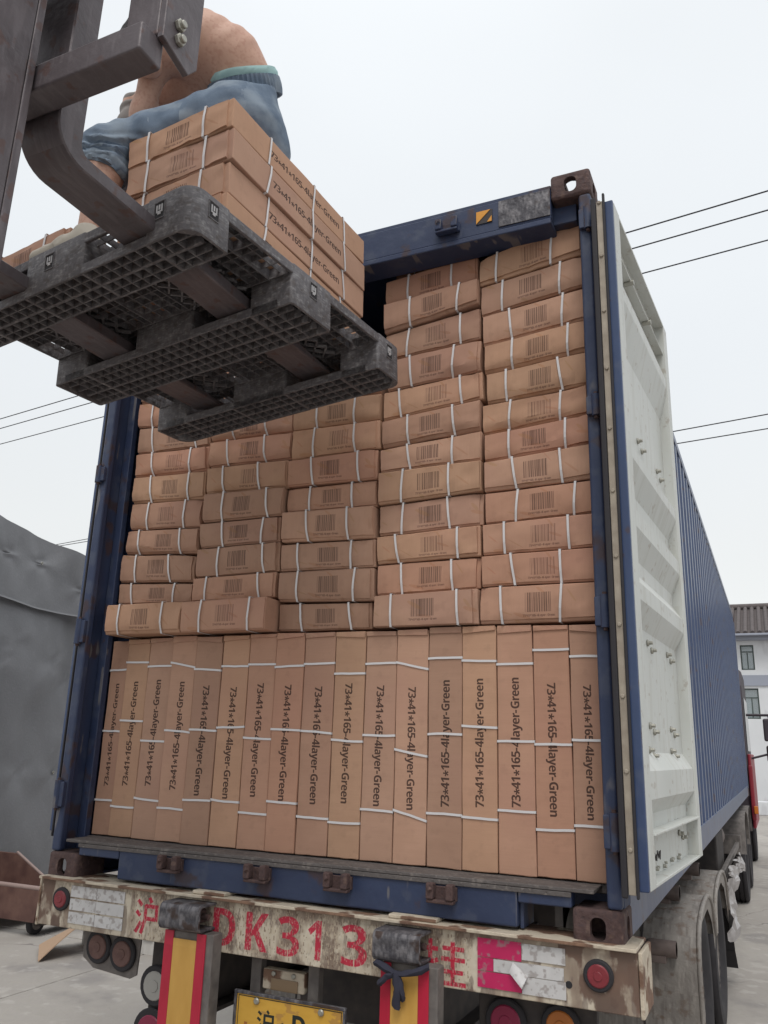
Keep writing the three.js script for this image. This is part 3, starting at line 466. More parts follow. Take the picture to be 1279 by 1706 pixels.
M.creamRust = std({ map: tex(512, 512, (u, v) => { const f = fbm(u, v, 10, 6, 3), n = fbm(u, v, 5, 6, 55); return mix3(mix3([0.42, 0.35, 0.27], [0.56, 0.49, 0.39], f), mix3([0.10, 0.055, 0.04], [0.24, 0.14, 0.09], f), sstep(0.46, 0.56, n)); }, 2.4), roughness: 0.8, bumpMap: grit, bumpScale: 0.006 });
part('beam_lip', up([bx(X0, X1, YT + 0.0005, YT + 0.012, -0.16, 0.045, 0.003), bx(-0.42, -0.27, YT + 0.0125, YT + 0.026, -0.10, 0.03, 0.004), bx(0.42, 0.60, YT + 0.0125, YT + 0.026, -0.10, 0.03, 0.004)]), M.creamRust, trl, { label: 'chipped top lip of the rear beam' });
for (const [a, b] of [[X1 + 0.001, X1 + 0.014], [X0 - 0.012, X0 - 0.001]]) part('beam_end', up(bx(a, b, YB - 0.004, YT, -0.17, 0.024, 0.004)), M.creamRust, trl);
// lamps in the beam
const redLens = std({ map: tex(64, 64, (u, v) => mix3([0.14, 0.014, 0.022], [0.24, 0.03, 0.04], fbm(u, v, 6, 4, 3)), 10), roughness: 0.45 });
function roundLamp(x, y, z, r, lens, label) {
  const l = part('lamp', up([cyl('z', V(x, y, z + 0.003), r, 0.016, 24, 0.005)]), M.rubber, trl, { label });
  part('lens', up([cyl('z', V(x, y, z + 0.010), r * 0.72, 0.012, 20, 0.005), cyl('z', V(x, y, z + 0.016), r * 0.3, 0.006, 14, 0.0025)]), lens, l);
}
roundLamp(-1.094, -0.060, 0.02, 0.046, redLens, 'round red lamp at the left end of the beam'); roundLamp(1.139, -0.067, 0.02, 0.047, redLens, 'round red lamp at the right end of the beam');
// reflective tape: three strips on the left, red and white blocks on the right
const tapeW = std({ map: tex(256, 256, (u, v) => mix3(mix3([0.46, 0.45, 0.45], [0.60, 0.59, 0.59], fbm(u, v, 9, 4, 2)), [0.30, 0.27, 0.26], sstep(0.54, 0.70, fbm(u, v, 22, 6, 18)) * 0.8), 3), roughness: 0.45 });
const tapeR = std({ map: tex(256, 256, (u, v) => mix3(mix3([0.42, 0.012, 0.085], [0.52, 0.02, 0.11], fbm(u, v, 9, 4, 2)), [0.30, 0.16, 0.18], sstep(0.58, 0.72, fbm(u, v, 20, 6, 28)) * 0.8), 3), roughness: 0.45 });
for (let i = 0; i < 3; i++) part('reflective_strip', up([bx(-1.045, -0.905, -0.046 - i * 0.05, -0.003 - i * 0.05, 0.0206, 0.0236, 0.001), bx(-0.903, -0.757, -0.047 - i * 0.05, -0.003 - i * 0.05, 0.0206, 0.0232, 0.001)]), tapeW, trl, { label: 'scuffed white reflective strip' });
for (const [m, a, b, y0, y1] of [[tapeR, 0.745, 0.893, -0.058, -0.002], [tapeW, 0.895, 1.036, -0.052, -0.004], [tapeW, 0.80, 1.03, -0.098, -0.061], [tapeR, 0.745, 0.799, -0.098, -0.060], [tapeR, 0.745, 0.893, -0.148, -0.101], [tapeW, 0.895, 1.036, -0.150, -0.100]]) part('reflective_strip', up(bx(a, b, y0, y1, 0.0206, 0.0234, 0.001)), m, trl, { label: m === tapeR ? 'pinkish red reflective strip' : 'worn white reflective strip' });
{ // torn corner of tape curling off
  const pos = []; const F = (a, b) => V(0.865 + a * 0.05 - b * 0.01, -0.062 - a * 0.035 - b * 0.03, 0.0245 + 0.03 * Math.sin(b * 1.4) * (0.3 + a)); for (let i = 0; i < 5; i++) for (let j = 0; j < 5; j++) { const q = [F(i / 5, j / 5), F((i + 1) / 5, j / 5), F((i + 1) / 5, (j + 1) / 5), F(i / 5, (j + 1) / 5)]; for (const k of [0, 1, 2, 0, 2, 3]) pos.push(...q[k].toArray()); }
  const g = new THREE.BufferGeometry(); g.setAttribute('position', new THREE.Float32BufferAttribute(pos, 3)); part('peeled_tape', up(g), tapeW, trl, { label: 'peeling curled piece of white tape' });
}
part('bolt_hole', up(cyl('z', V(1.045, -0.105, 0.0195), 0.011, 0.004, 14, 0.001)), M.dark, trl);
// locking brackets: short folded channels open at the side
const chan = (x0, x1) => { const o = [], i = []; const top = 0.002, bot = -0.092, f = 0.128, r = 0.022; for (let k = 0; k <= 5; k++) { const a = Math.PI / 2 * k / 5; o.push([f - r + r * Math.sin(a), top - r + r * Math.cos(a)]); i.push([f - r + (r - 0.009) * Math.sin(a), top - r + (r - 0.009) * Math.cos(a)]); } for (let k = 0; k <= 5; k++) { const a = Math.PI / 2 * k / 5; o.push([f - r + r * Math.cos(a), bot + r - r * Math.sin(a)]); i.push([f - r + (r - 0.009) * Math.cos(a), bot + r - (r - 0.009) * Math.sin(a)]); } const pts = [[0.021, top], ...o, [0.021, bot], [0.021, bot + 0.009], ...i.slice().reverse(), [0.021, top - 0.009]]; return ext(pts, x1 - x0, 0.0015).rotateY(-Math.PI / 2).translate(x1, 0, 0); };
for (const [a, b] of [[-0.494, -0.307], [0.408, 0.580]]) {
  const l = part('lock_bracket', up(chan(a, b)), M.wornSteel, trl, { label: 'worn bare steel locking bracket' });
  part('lock_bolt', up([bx(a + 0.04, b - 0.035, -0.07, -0.02, 0.03, 0.095, 0.008), rod(V(b - 0.035, -0.045, 0.06), V(b - 0.005, -0.045, 0.06), 0.012, 10)]), M.rust, l);
}
// striped marker boards on the buffer posts
const flagY = std({ map: tex(256, 256, (u, v) => mix3([0.50, 0.27, 0.055], [0.62, 0.36, 0.09], fbm(u, v * 0.3, 14, 5, 2)), 2), roughness: 0.5 }), flagR = std({ map: tex(256, 256, (u, v) => mix3([0.36, 0.008, 0.03], [0.50, 0.015, 0.05], fbm(u, v * 0.3, 14, 5, 6)), 2), roughness: 0.45 });
M.post = std({ map: tex(256, 256, (u, v) => mix3([0.07, 0.062, 0.06], [0.22, 0.195, 0.18], fbm(u, v, 12, 5, 36)), 2), roughness: 0.75 });
for (const [a, b] of [[-0.488, -0.298], [0.424, 0.598]]) {
  const w = b - a, p = part('buffer_post', up(bx(a + 0.004, b + 0.03, -0.80, -0.098, 0.02, 0.082, 0.006)), M.post, trl);
  part('red_stripe', up([bx(a, a + w * 0.215, -0.79, -0.10, 0.083, 0.088, 0.001), bx(a + w * 0.785, b, -0.79, -0.10, 0.083, 0.088, 0.001)]), flagR, p, { label: 'glossy red edge stripes' });
  part('yellow_stripe', up(bx(a + w * 0.218, a + w * 0.782, -0.79, -0.125, 0.083, 0.0875, 0.001)), flagY, p, { label: 'yellow centre stripe' });
}
{ // knotted dark rag tied over the right board
  const out = []; const strand = (pts, r) => { const c = new THREE.CatmullRomCurve3(pts.map((q) => V(...q))); const g = new THREE.TubeGeometry(c, 14, r, 6); const p = g.attributes.position; for (let i = 0; i < p.count; i++) { const x = p.getX(i), y = p.getY(i), z = p.getZ(i); p.setXYZ(i, x + 0.006 * n3(x * 60, y * 60, z * 60), y + 0.006 * n3(x * 60 + 9, y * 60, z * 60), z + 0.004 * n3(x * 50, y * 50 + 4, z * 50)); } g.computeVertexNormals(); out.push(g); };
  strand([[0.42, -0.10, 0.12], [0.47, -0.115, 0.12], [0.50, -0.125, 0.115], [0.56, -0.108, 0.12], [0.60, -0.095, 0.10]], 0.012); strand([[0.49, -0.12, 0.12], [0.45, -0.145, 0.125], [0.43, -0.165, 0.11]], 0.010); strand([[0.495, -0.12, 0.12], [0.50, -0.17, 0.12], [0.492, -0.225, 0.108]], 0.013); strand([[0.50, -0.125, 0.12], [0.515, -0.18, 0.115], [0.512, -0.20, 0.104]], 0.009);
  single('rag', 'dark knotted rag tied under the right lock bracket', 'rag', up(out), std({ color: lin(0.028, 0.028, 0.045), roughness: 0.95 }));
}
// number plate on its frame
const plateTex = canvasTex(704, 352, (g, W, H) => {
  paintBytes(g, W, H, (u, v) => mix3(mix3([0.55, 0.30, 0.035], [0.66, 0.38, 0.06], fbm(u, v, 8, 5, 3)), [0.34, 0.17, 0.06], sstep(0.60, 0.72, fbm(u, v, 12, 5, 14)) * 0.6));
  g.strokeStyle = '#3c3320'; g.lineWidth = 5; g.strokeRect(16, 16, W - 32, H - 32);
  g.strokeStyle = g.fillStyle = '#1d2420'; zh_hu(g, 150, 74, 108, 108, 14); g.beginPath(); g.arc(318, 132, 10, 0, 7); g.fill();
  g.font = 'bold 150px sans-serif'; g.textBaseline = 'alphabetic'; g.save(); g.translate(366, 186); g.scale(1.05, 1.08); g.fillText('D', 0, 0); g.restore();
  g.fillStyle = 'rgba(130,60,40,0.6)'; g.fillRect(62, 150, 22, 16); 
});
{
  const g = prep(bx(-0.205, 0.245, -0.515, -0.295, -0.012, -0.006, 0.001)), p = g.attributes.position, uv = g.attributes.uv; for (let i = 0; i < p.count; i++) uv.setXY(i, (p.getX(i) + 0.205) / 0.45, (p.getY(i) + 0.515) / 0.22);
  const pl = part('number_plate', up(g.rotateZ(-0.0)), std({ map: plateTex, roughness: 0.45 }), trl, { uv: false, label: 'yellow number plate in a grey rim' });
  part('plate_rim', up([bx(-0.213, 0.253, -0.299, -0.287, -0.013, 0.001, 0.003), bx(-0.213, 0.253, -0.523, -0.511, -0.013, 0.001, 0.003), bx(-0.213, -0.202, -0.511, -0.299, -0.013, 0.001, 0.003), bx(0.242, 0.253, -0.511, -0.299, -0.013, 0.001, 0.003)]), M.wornSteel, pl);
  for (const x of [-0.115, 0.155]) part('plate_screw', up(cyl('z', V(x, -0.315, -0.002), 0.012, 0.012, 8, 0.004)), M.bolt, pl);
}
for (const x of [-0.185, 0.064]) part('plate_hanger', up(bx(x, x + 0.045, -0.55, -0.170, -0.10, -0.06, 0.004)), M.post, trl);
{ const l = part('plate_lamp', up([bx(-0.125, 0.055, -0.285, -0.215, -0.09, -0.05, 0.006)]), M.creamRust, trl, { label: 'rusted plate lamp housing' }); part('lamp_window', up(bx(-0.085, 0.03, -0.283, -0.243, -0.0495, -0.044, 0.003)), std({ color: lin(0.22, 0.15, 0.09), roughness: 0.4 }), l); for (const x of [-0.075, 0.01]) part('lamp_screw', up(cyl('z', V(x, -0.228, -0.046), 0.009, 0.01, 8)), M.bolt, l); }
// round lamps on plates under the beam
const dustLens = std({ map: tex(128, 128, (u, v) => mix3([0.10, 0.05, 0.045], [0.18, 0.10, 0.085], fbm(u, v, 10, 4, 3)), 6), roughness: 0.7 }), amber = std({ color: lin(0.42, 0.14, 0.03), roughness: 0.4 }), rosyRed = std({ color: lin(0.24, 0.02, 0.06), roughness: 0.4 }), dimGrey = std({ color: lin(0.33, 0.32, 0.30), roughness: 0.5 });
part('lamp_plate', up([ext([[-1.075, -0.17], [-0.755, -0.17], [-0.765, -0.335], [-0.80, -0.352], [-1.00, -0.335], [-1.06, -0.30]], 0.008, 0.002).translate(0, 0, -0.115)]), M.post, trl, { label: 'bent grey plate with two dull lamps' });
roundLamp(-0.975, -0.25, -0.105, 0.066, dustLens, 'dusty brown lamp on the bent plate'); roundLamp(-0.842, -0.262, -0.105, 0.068, dustLens, 'dusty maroon lamp on the bent plate');
roundLamp(-0.655, -0.355, -0.10, 0.075, dimGrey, 'pale round lamp beside the striped board'); roundLamp(-0.66, -0.52, -0.10, 0.085, rosyRed, 'dark red lamp below the pale one');
for (const g of [bx(-0.70, -0.58, -0.75, -0.17, -0.14, -0.116, 0.004), bx(0.70, 1.10, -0.60, -0.175, -0.16, -0.125, 0.006)]) part('lamp_bar', up(g), M.under, trl);
roundLamp(0.80, -0.275, -0.115, 0.072, rosyRed, 'round rosy red lamp under the beam'); roundLamp(0.985, -0.262, -0.115, 0.066, amber, 'round amber lamp under the beam');
// chassis
for (const s of [-1, 1]) part('chassis_beam', up([bx(s * 0.48 - 0.07, s * 0.48 + 0.07, -0.06, -0.045, -12, -0.17, 0), bx(s * 0.48 - 0.008, s * 0.48 + 0.008, -0.42, -0.06, -12, -0.17, 0), bx(s * 0.48 - 0.07, s * 0.48 + 0.07, -0.435, -0.42, -12, -0.17, 0)]), M.under, trl);
for (const z of [-0.12, -1.3, -2.45, -3.75, -5.2, -6.8, -8.4, -10]) part('cross_beam', up(bx(-(z > -1 ? 1.19 : 0.7), z > -1 ? 1.19 : 0.7, -0.17 + (z > -1 ? 0.0 : -0.06), -0.012, z - 0.10, z + 0.055, 0.004)), M.under, trl);
part('rear_bulkhead', up(bx(-0.62, 0.62, -0.72, -0.172, -1.26, -1.22, 0.004)), M.under, trl);
// axles, wheels
const tyreM = std({ map: tex(256, 256, (u, v) => mix3([0.012, 0.011, 0.014], [0.034, 0.030, 0.033], fbm(u, v, 8, 5, 47)), 2), roughness: 0.85 }), rimM = std({ map: tex(256, 256, (u, v) => mix3([0.10, 0.085, 0.08], [0.30, 0.27, 0.25], fbm(u, v, 8, 5, 57)), 2), roughness: 0.65, metalness: 0.2 });
function wheel(parent, x, y, z, s, R = 0.475) {   // s: outward side
  const w = 0.135, pr = [[0.28, -w * 0.7], [0.33, -w * 0.95], [0.40, -w], [0.45, -w * 0.96], [R - 0.008, -w * 0.84], [R, -w * 0.74]];
  for (const k of [-0.62, -0.22, 0.18, 0.58]) pr.push([R, w * k - 0.012], [R - 0.014, w * k - 0.008], [R - 0.014, w * k + 0.008], [R, w * k + 0.012]);
  pr.push([R, w * 0.74], [R - 0.008, w * 0.84], [0.45, w * 0.96], [0.40, w], [0.33, w * 0.95], [0.28, w * 0.7]);
  const ty = toCreasedNormals(new THREE.LatheGeometry(pr.map((q) => new THREE.Vector2(...q)), 48), 0.6).rotateZ(-Math.PI / 2).translate(x, y, z);
  const rp = [[0.0, 0.02], [0.075, 0.02], [0.09, -0.01], [0.16, -0.015], [0.20, -0.05], [0.25, -0.04], [0.262, 0.06], [0.285, 0.098], [0.287, 0.085], [0.29, -0.085], [0.285, -0.10], [0, -0.09]];
  const rg = toCreasedNormals(new THREE.LatheGeometry(rp.map((q) => new THREE.Vector2(...q)), 32), 0.6).rotateZ(-Math.PI / 2); if (s < 0) rg.scale(-1, 1, 1); rg.translate(x, y, z);
  const wh = new THREE.Group(); wh.name = 'wheel'; wh.position.set(x, y, z).sub(parent.position); parent.add(wh);
  part('tyre', ty, tyreM, wh); const rim = part('rim', [rg], rimM, wh);
  return wh;
}
for (const z of [-2.45, -3.75]) { for (const s of [-1, 1]) for (const x of [1.10, 0.77]) wheel(trl, s * x, 0.472, z, s); part('axle', [rod(V(-0.75, 0.5, z), V(0.75, 0.5, z), 0.065, 12)], M.under, trl); }
// mudguards with rolled rims
M.fender = std({ map: tex(512, 512, (u, v) => { const f = fbm(u, v, 6, 6, 13), s = fbm(u, v * 0.3, 30, 4, 4); let c = mix3([0.17, 0.152, 0.14], [0.28, 0.255, 0.23], f); c = mix3(c, [0.36, 0.33, 0.30], sstep(0.55, 0.72, s) * 0.4); c = mix3(c, [0.13, 0.11, 0.10], sstep(0.5, 0.72, fbm(u * 1, v * 0.2, 40, 4, 5)) * 0.5); return mix3(c, [0.13, 0.085, 0.06], sstep(0.62, 0.8, fbm(u, v, 16, 6, 99)) * 0.7); }, 1.6), roughness: 0.6, bumpMap: grit, bumpScale: 0.003 });
function sheet(path, x0, x1, th) { const pos = []; const n = path.length; for (let i = 0; i < n - 1; i++) { const [za, ya] = path[i], [zb, yb] = path[i + 1]; const dz = zb - za, dy = yb - ya, l = Math.hypot(dz, dy), nz = -dy / l * th, ny = dz / l * th; const q = [[x0, ya, za], [x1, ya, za], [x1, yb, zb], [x0, yb, zb]], t = q.map(([x, y, z]) => [x, y - ny * -1, z + nz * -1]); const f = (a, b, c, d) => pos.push(...a, ...b, ...c, ...a, ...c, ...d); f(...q); f(t[3], t[2], t[1], t[0]); f(q[1], t[1], t[2], q[2]); f(q[0], q[3], t[3], t[0]); } const g = new THREE.BufferGeometry(); g.setAttribute('position', new THREE.Float32BufferAttribute(pos, 3)); return toCreasedNormals(g, 0.9); }
const arc = (pts) => { const c = new THREE.CatmullRomCurve3(pts.map(([z, y]) => V(0, y, z))); return c.getPoints(26).map((p) => [p.z, p.y]); };
const F1 = arc([[-1.83, -1.02], [-1.84, -0.62], [-1.85, -0.36], [-1.93, -0.25], [-2.15, -0.185], [-2.60, -0.175], [-2.84, -0.26], [-2.97, -0.44]]), F2 = arc([[-3.02, -0.44], [-3.12, -0.28], [-3.40, -0.195], [-3.98, -0.20], [-4.22, -0.30], [-4.36, -0.50]]);
for (const s of [1, -1]) for (const f of [F1, F2]) {
  const a = s > 0 ? 0.60 : -1.262, b = s > 0 ? 1.262 : -0.60, xo = s * 1.262;
  const fe = part('mudguard', up(sheet(f, a, b, 0.006)), M.fender, trl, { label: 'dusty grey mudguard' });
  const c = new THREE.CatmullRomCurve3(f.map(([z, y]) => V(xo, y - 0.004, z))); part('rolled_rim', up(new THREE.TubeGeometry(c, 40, 0.013, 7)), M.fender, fe);
  const lip = []; for (let i = 0; i < f.length - 1; i++) { const [z, y] = f[i], [z2, y2] = f[i + 1]; lip.push(xo, y - 0.01, z, xo, y2 - 0.01, z2, xo - s * 0.01, y2 - 0.075 - 0.02 * Math.abs(Math.sin(i * 0.7)), z2 - 0.02, xo, y - 0.01, z, xo - s * 0.01, y2 - 0.075 - 0.02 * Math.abs(Math.sin(i * 0.7)), z2 - 0.02, xo - s * 0.01, y - 0.075 - 0.02 * Math.abs(Math.sin((i - 1) * 0.7)), z - 0.02); }
  const lg = new THREE.BufferGeometry(); lg.setAttribute('position', new THREE.Float32BufferAttribute(lip, 3)); part('side_lip', up(lg), M.fender, fe);
  if (f === F1) part('seam', up(sheet(f.map(([z, y]) => [z + 0.004, y + 0.004]), s > 0 ? 0.985 : -0.995, s > 0 ? 0.995 : -0.985, 0.004)), M.under, fe);
}
M.tube = std({ map: tex(256, 256, (u, v) => mix3([0.085, 0.065, 0.06], [0.19, 0.145, 0.13], fbm(u, v, 10, 5, 73)), 3), roughness: 0.6 });
for (const [xa, xb, y, z, r] of [[0.86, 1.165, -0.325, -1.80, 0.034], [0.86, 1.15, -0.125, -2.22, 0.036], [0.90, 1.17, -0.115, -3.25, 0.036]]) { const t = part('mudguard_tube', up([rod(V(xa, y, z), V(xb, y, z), r, 16)]), M.tube, trl); part('tube_sleeve', up([rod(V(xb - 0.13, y, z), V(xb, y, z), r + 0.006, 16), bx(xb - 0.15, xb - 0.05, y - r - 0.03, y - r + 0.004, z - 0.03, z + 0.03, 0.004)]), M.tube, t); }
part('tape_marker', up(bx(1.02, 1.045, -0.20, -0.06, -2.92, -2.90, 0.002)), tapeR, trl);
// mud flaps
for (const s of [1, -1]) part('mud_flap', up(sheet([[-4.52, -0.34], [-4.60, -0.6], [-4.78, -0.86], [-5.02, -1.03]], s > 0 ? 0.62 : -1.26, s > 0 ? 1.26 : -0.62, 0.012)), M.rubber, trl, { label: 'black rubber mud flap' });
// crumpled bright side guard
{
  const pos = [], N = 34, K = 7; const F = (i, j) => { const t = i / N, k = j / K, z = mix(-4.35, -7.1, t), y = mix(-0.32, -0.52 - 0.28 * Math.sin(t * 5.2 + 0.8) * (1 - t), k) - 0.03 * t; return [1.255 + 0.045 * n3(z * 6, y * 7, 3) + 0.03 * n3(z * 17, y * 15, 8), y + 0.02 * n3(z * 9, k * 3, 1), z]; };
  for (let i = 0; i < N; i++) for (let j = 0; j < K; j++) { const q = [F(i, j), F(i + 1, j), F(i + 1, j + 1), F(i, j + 1)]; for (const m of [0, 1, 2, 0, 2, 3]) pos.push(...q[m]); }
  const g = new THREE.BufferGeometry(); g.setAttribute('position', new THREE.Float32BufferAttribute(pos, 3)); part('side_guard', up(g), std({ map: tex(256, 256, (u, v) => mix3([0.28, 0.26, 0.26], [0.55, 0.53, 0.53], fbm(u, v, 12, 5, 61)), 2), roughness: 0.35, metalness: 0.55 }), trl, { label: 'crumpled bright metal side guard' });
  part('guard_rail', up([bx(1.15, 1.19, -0.42, -0.36, -8.2, -4.4, 0.006)]), M.post, trl);
}
part('landing_leg', up([bx(0.72, 0.86, -0.95, -0.05, -8.05, -7.9, 0.01), bx(0.66, 0.92, -0.98, -0.95, -8.1, -7.85, 0.006)]), M.under, trl);
part('tool_box', up([bx(0.62, 1.12, -0.46, -0.10, -6.6, -5.7, 0.02)]), M.under, trl);
part('air_tank', up([cyl('z', V(0.95, -0.25, -7.2), 0.13, 0.9, 18, 0.04)]), M.tube, trl);

// ---------------------------------------------------------------- tractor unit
const trk = thing('truck_tractor', 'red truck tractor coupled ahead of the blue container', 'truck', [0, 0, -12.5]);
M.red = std({ color: lin(0.24, 0.016, 0.03), roughness: 0.45 }); M.cabDark = std({ color: lin(0.045, 0.035, 0.045), roughness: 0.6 });
part('cab', [ext([[-15.1, 0.55], [-13.05, 0.55], [-12.78, 0.9], [-12.75, 2.35], [-12.85, 2.95], [-13.3, 3.25], [-14.6, 3.2], [-15.15, 2.0]], 2.44, 0.04).rotateY(-Math.PI / 2).translate(1.22, 0, 0)], M.cabDark, trk);
part('cab_side', [bx(1.221, 1.27, 0.62, 1.80, -15.0, -12.80, 0.02), bx(1.22, 1.285, 0.75, 1.62, -12.795, -12.70, 0.02)], M.red, trk, { label: 'red lower cab side' });
part('side_window', [bx(1.221, 1.232, 1.85, 2.75, -14.6, -13.1, 0.004)], std({ color: lin(0.02, 0.025, 0.03), roughness: 0.1 }), trk);
{ const m = part('mirror', [bx(1.50, 1.72, 2.02, 2.40, -13.35, -13.22, 0.03), bx(1.52, 1.72, 1.68, 1.95, -13.35, -13.22, 0.03)], M.cabDark, trk); part('mirror_arm', [rod(V(1.24, 2.46, -13.3), V(1.60, 2.46, -13.3), 0.022, 8), rod(V(1.24, 1.72, -13.3), V(1.52, 1.80, -13.3), 0.018, 8), rod(V(1.60, 2.46, -13.3), V(1.60, 1.8, -13.3), 0.016, 8)], M.cabDark, m); }
part('side_lamp', [bx(1.26, 1.32, 0.86, 0.98, -12.69, -12.62, 0.01)], std({ color: lin(0.55, 0.16, 0.02), roughness: 0.4 }), trk, { label: 'orange side marker lamp' });
part('frame', [bx(-0.5, -0.36, 0.62, 0.88, -15, -8.4, 0.004), bx(0.36, 0.5, 0.62, 0.88, -15, -8.4, 0.004), bx(-0.6, 0.6, 0.9, 1.06, -10.4, -9.2, 0.02)], M.under, trk);
for (const z of [-9.3, -10.65]) { for (const s of [-1, 1]) for (const x of [1.09, 0.76]) wheel(trk, s * x, 0.472, z, s); for (const s of [-1, 1]) { const f = arc([[z + 0.62, 0.62], [z + 0.52, 0.95], [z + 0.25, 1.06], [z - 0.25, 1.06], [z - 0.52, 0.95], [z - 0.62, 0.7]]); part('wheel_guard', sheet(f.map(([a, y]) => [a, y]), s > 0 ? 0.6 : -1.25, s > 0 ? 1.25 : -0.6, 0.01), M.post, trk); } part('axle', [rod(V(-0.75, 0.5, z), V(0.75, 0.5, z), 0.07, 12)], M.under, trk); }
for (const s of [-1, 1]) wheel(trk, s * 1.08, 0.472, -14.1, s);
part('rear_lamp_bracket', [bx(0.6, 1.2, 0.62, 0.84, -8.62, -8.55, 0.01)], M.post, trk);
// ---------------------------------------------------------------- plastic pallet held up by the forks
M.pallet = std({ map: tex(768, 768, (u, v) => { const f = fbm(u, v, 6, 6, 3), s = fbm(u, v * 0.35, 60, 3, 5), g = fbm(u, v, 70, 3, 9); const w1 = fbm(u * 0.25, v, 90, 3, 77); let c = mix3([0.080, 0.074, 0.081], [0.130, 0.122, 0.130], f); c = mix3(c, [0.235, 0.226, 0.231], sstep(0.40, 0.85, s * 0.4 + g * 0.1 + w1 * 0.5) * 0.75); c = mix3(c, [0.30, 0.29, 0.295], sstep(0.64, 0.80, w1) * 0.3); c = mix3(c, [0.075, 0.06, 0.055], sstep(0.52, 0.78, fbm(u, v, 26, 5, 40)) * 0.6); return c; }, 2.2), roughness: 0.7, bumpMap: grit, bumpScale: 0.004 });
const pal = thing('plastic_pallet', 'scuffed dark grey plastic pallet raised on forks in front of the container', 'pallet', [-0.2497, 1.971 + B, 0.6468]);
pal.rotation.order = 'YXZ'; pal.rotation.set(0, -0.11, 0.045);
{
  const W = 0.65, D = 0.604, XL = -0.53, L = (n, g, o = {}) => part(n, g, M.pallet, pal, { world: false, ...o });
  const rib = (x0, x1, y0, y1, z0, z1) => bx(x0, x1, y0, y1, z0, z1, 0);
  const T = 0.0035;
  // ribbed top deck: rim, square ribs, lattice over the fork ways
  const d = [bx(XL + 0.06, W - 0.06, 0.112, 0.1475, D - 0.012, D, 0.003), bx(XL + 0.06, W - 0.06, 0.112, 0.1475, -D, -D + 0.012, 0.003), bx(XL, XL + 0.012, 0.112, 0.1475, -D + 0.06, D - 0.06, 0.003), bx(W - 0.012, W, 0.112, 0.1475, -D + 0.06, D - 0.06, 0.003)];
  const nx = 26, nz = 26, SP = W - XL; for (let i = 1; i < nx; i++) { const x = XL + SP * i / nx, hh = i % 4 === 0 ? 0.108 : 0.122; const q = x > W - 0.055 || x < XL + 0.055 ? 0.045 : 0.013; d.push(rib(x - T / 2, x + T / 2, hh, 0.146, -D + q, D - q)); }
  for (let j = 1; j < nz; j++) { const z = -D + 2 * D * j / nz, hh = j % 4 === 0 ? 0.108 : 0.122; const q = Math.abs(z) > D - 0.055 ? 0.045 : 0.013; d.push(rib(XL + q, W - q, hh + 0.0007, 0.1453, z - T / 2, z + T / 2)); }
  for (const [xa, xb] of [[0.22, 0.46], [-0.36, -0.10]]) for (const [za, zb] of [[0.14, 0.45], [-0.40, -0.1]]) { const n = 5; for (let k = -n; k <= n; k++) for (const s of [1, -1]) { const w = xb - xa, h = zb - za; let x0 = xa, z0 = za + k / n * h, x1 = xb, z1 = z0 + s * w; if (s < 0) { z0 += w; z1 = z0 - w; } const cl = (xx0, zz0, xx1, zz1) => { let t0 = 0, t1 = 1; const dz = zz1 - zz0; const f = (za - zz0) / dz, g = (zb - zz0) / dz; t0 = Math.max(0, Math.min(f, g)); t1 = Math.min(1, Math.max(f, g)); return t1 - t0 > 0.08 ? [t0, t1] : null; }; const q = cl(x0, z0, x1, z1); if (!q) continue; const A = V(mix(x0, x1, q[0]), 0.106, mix(z0, z1, q[0])), Bp = V(mix(x0, x1, q[1]), 0.106, mix(z0, z1, q[1])); const len = A.distanceTo(Bp), g2 = new THREE.BoxGeometry(len, 0.012, 0.007); g2.rotateY(-Math.atan2(Bp.z - A.z, Bp.x - A.x)); g2.translate((A.x + Bp.x) / 2, 0.106, (A.z + Bp.z) / 2); d.push(g2); } }
  // closed patches of the deck's skin between the open cells
  for (let i = 0; i < nx; i++) for (let j = 0; j < nz; j++) { if ((i > 0 && i < nx - 1 || j > 0 && j < nz - 1) && hash(i >> 1, j >> 1, 7) < 0.62 && !((i % 7 === 3) && (j % 5 < 2))) { const x = XL + SP * i / nx, z = -D + 2 * D * j / nz; d.push(rib(x + 0.003, x + SP / nx - 0.003, 0.1425, 0.1447, z + 0.003, z + 2 * D / nz - 0.003)); } }
  const deck = L('deck', d);
  // three runners under the blocks, ribbed underneath
  const RZ = [[0.44, 0.604], [-0.10, 0.13], [-0.604, -0.42]];
  for (const [za, zb] of RZ) {
    const g = [bx(XL + 0.05, W - 0.05, 0.032, 0.036, za + 0.004, zb - 0.004, 0), bx(XL + 0.058, W - 0.058, 0.0, 0.0315, za, za + 0.007, 0.002), bx(XL + 0.058, W - 0.058, 0.0, 0.0315, zb - 0.007, zb, 0.002)];
    const k = 26; for (let i = 2; i < k - 1; i++) { const x = XL + SP * i / k; g.push(rib(x - T / 2, x + T / 2, 0.0012, 0.0315, za + 0.0075, zb - 0.0075)); }
    const m = Math.round((zb - za) / 0.042); for (let i = 1; i < m; i++) { const z = mix(za, zb, i / m), t = i === Math.floor(m / 2) ? 0.010 : T; g.push(rib(XL + 0.03, W - 0.03, 0.0022, 0.0315, z - t / 2, z + t / 2)); }
    L('runner', g);
  }
  // nine blocks; outer corners strongly rounded
  const XB = [[-0.53, -0.35], [-0.085, 0.20], [0.468, 0.65]];
  const markTex = M.dark, markIn = std({ color: lin(0.42, 0.41, 0.42), roughness: 0.7 });
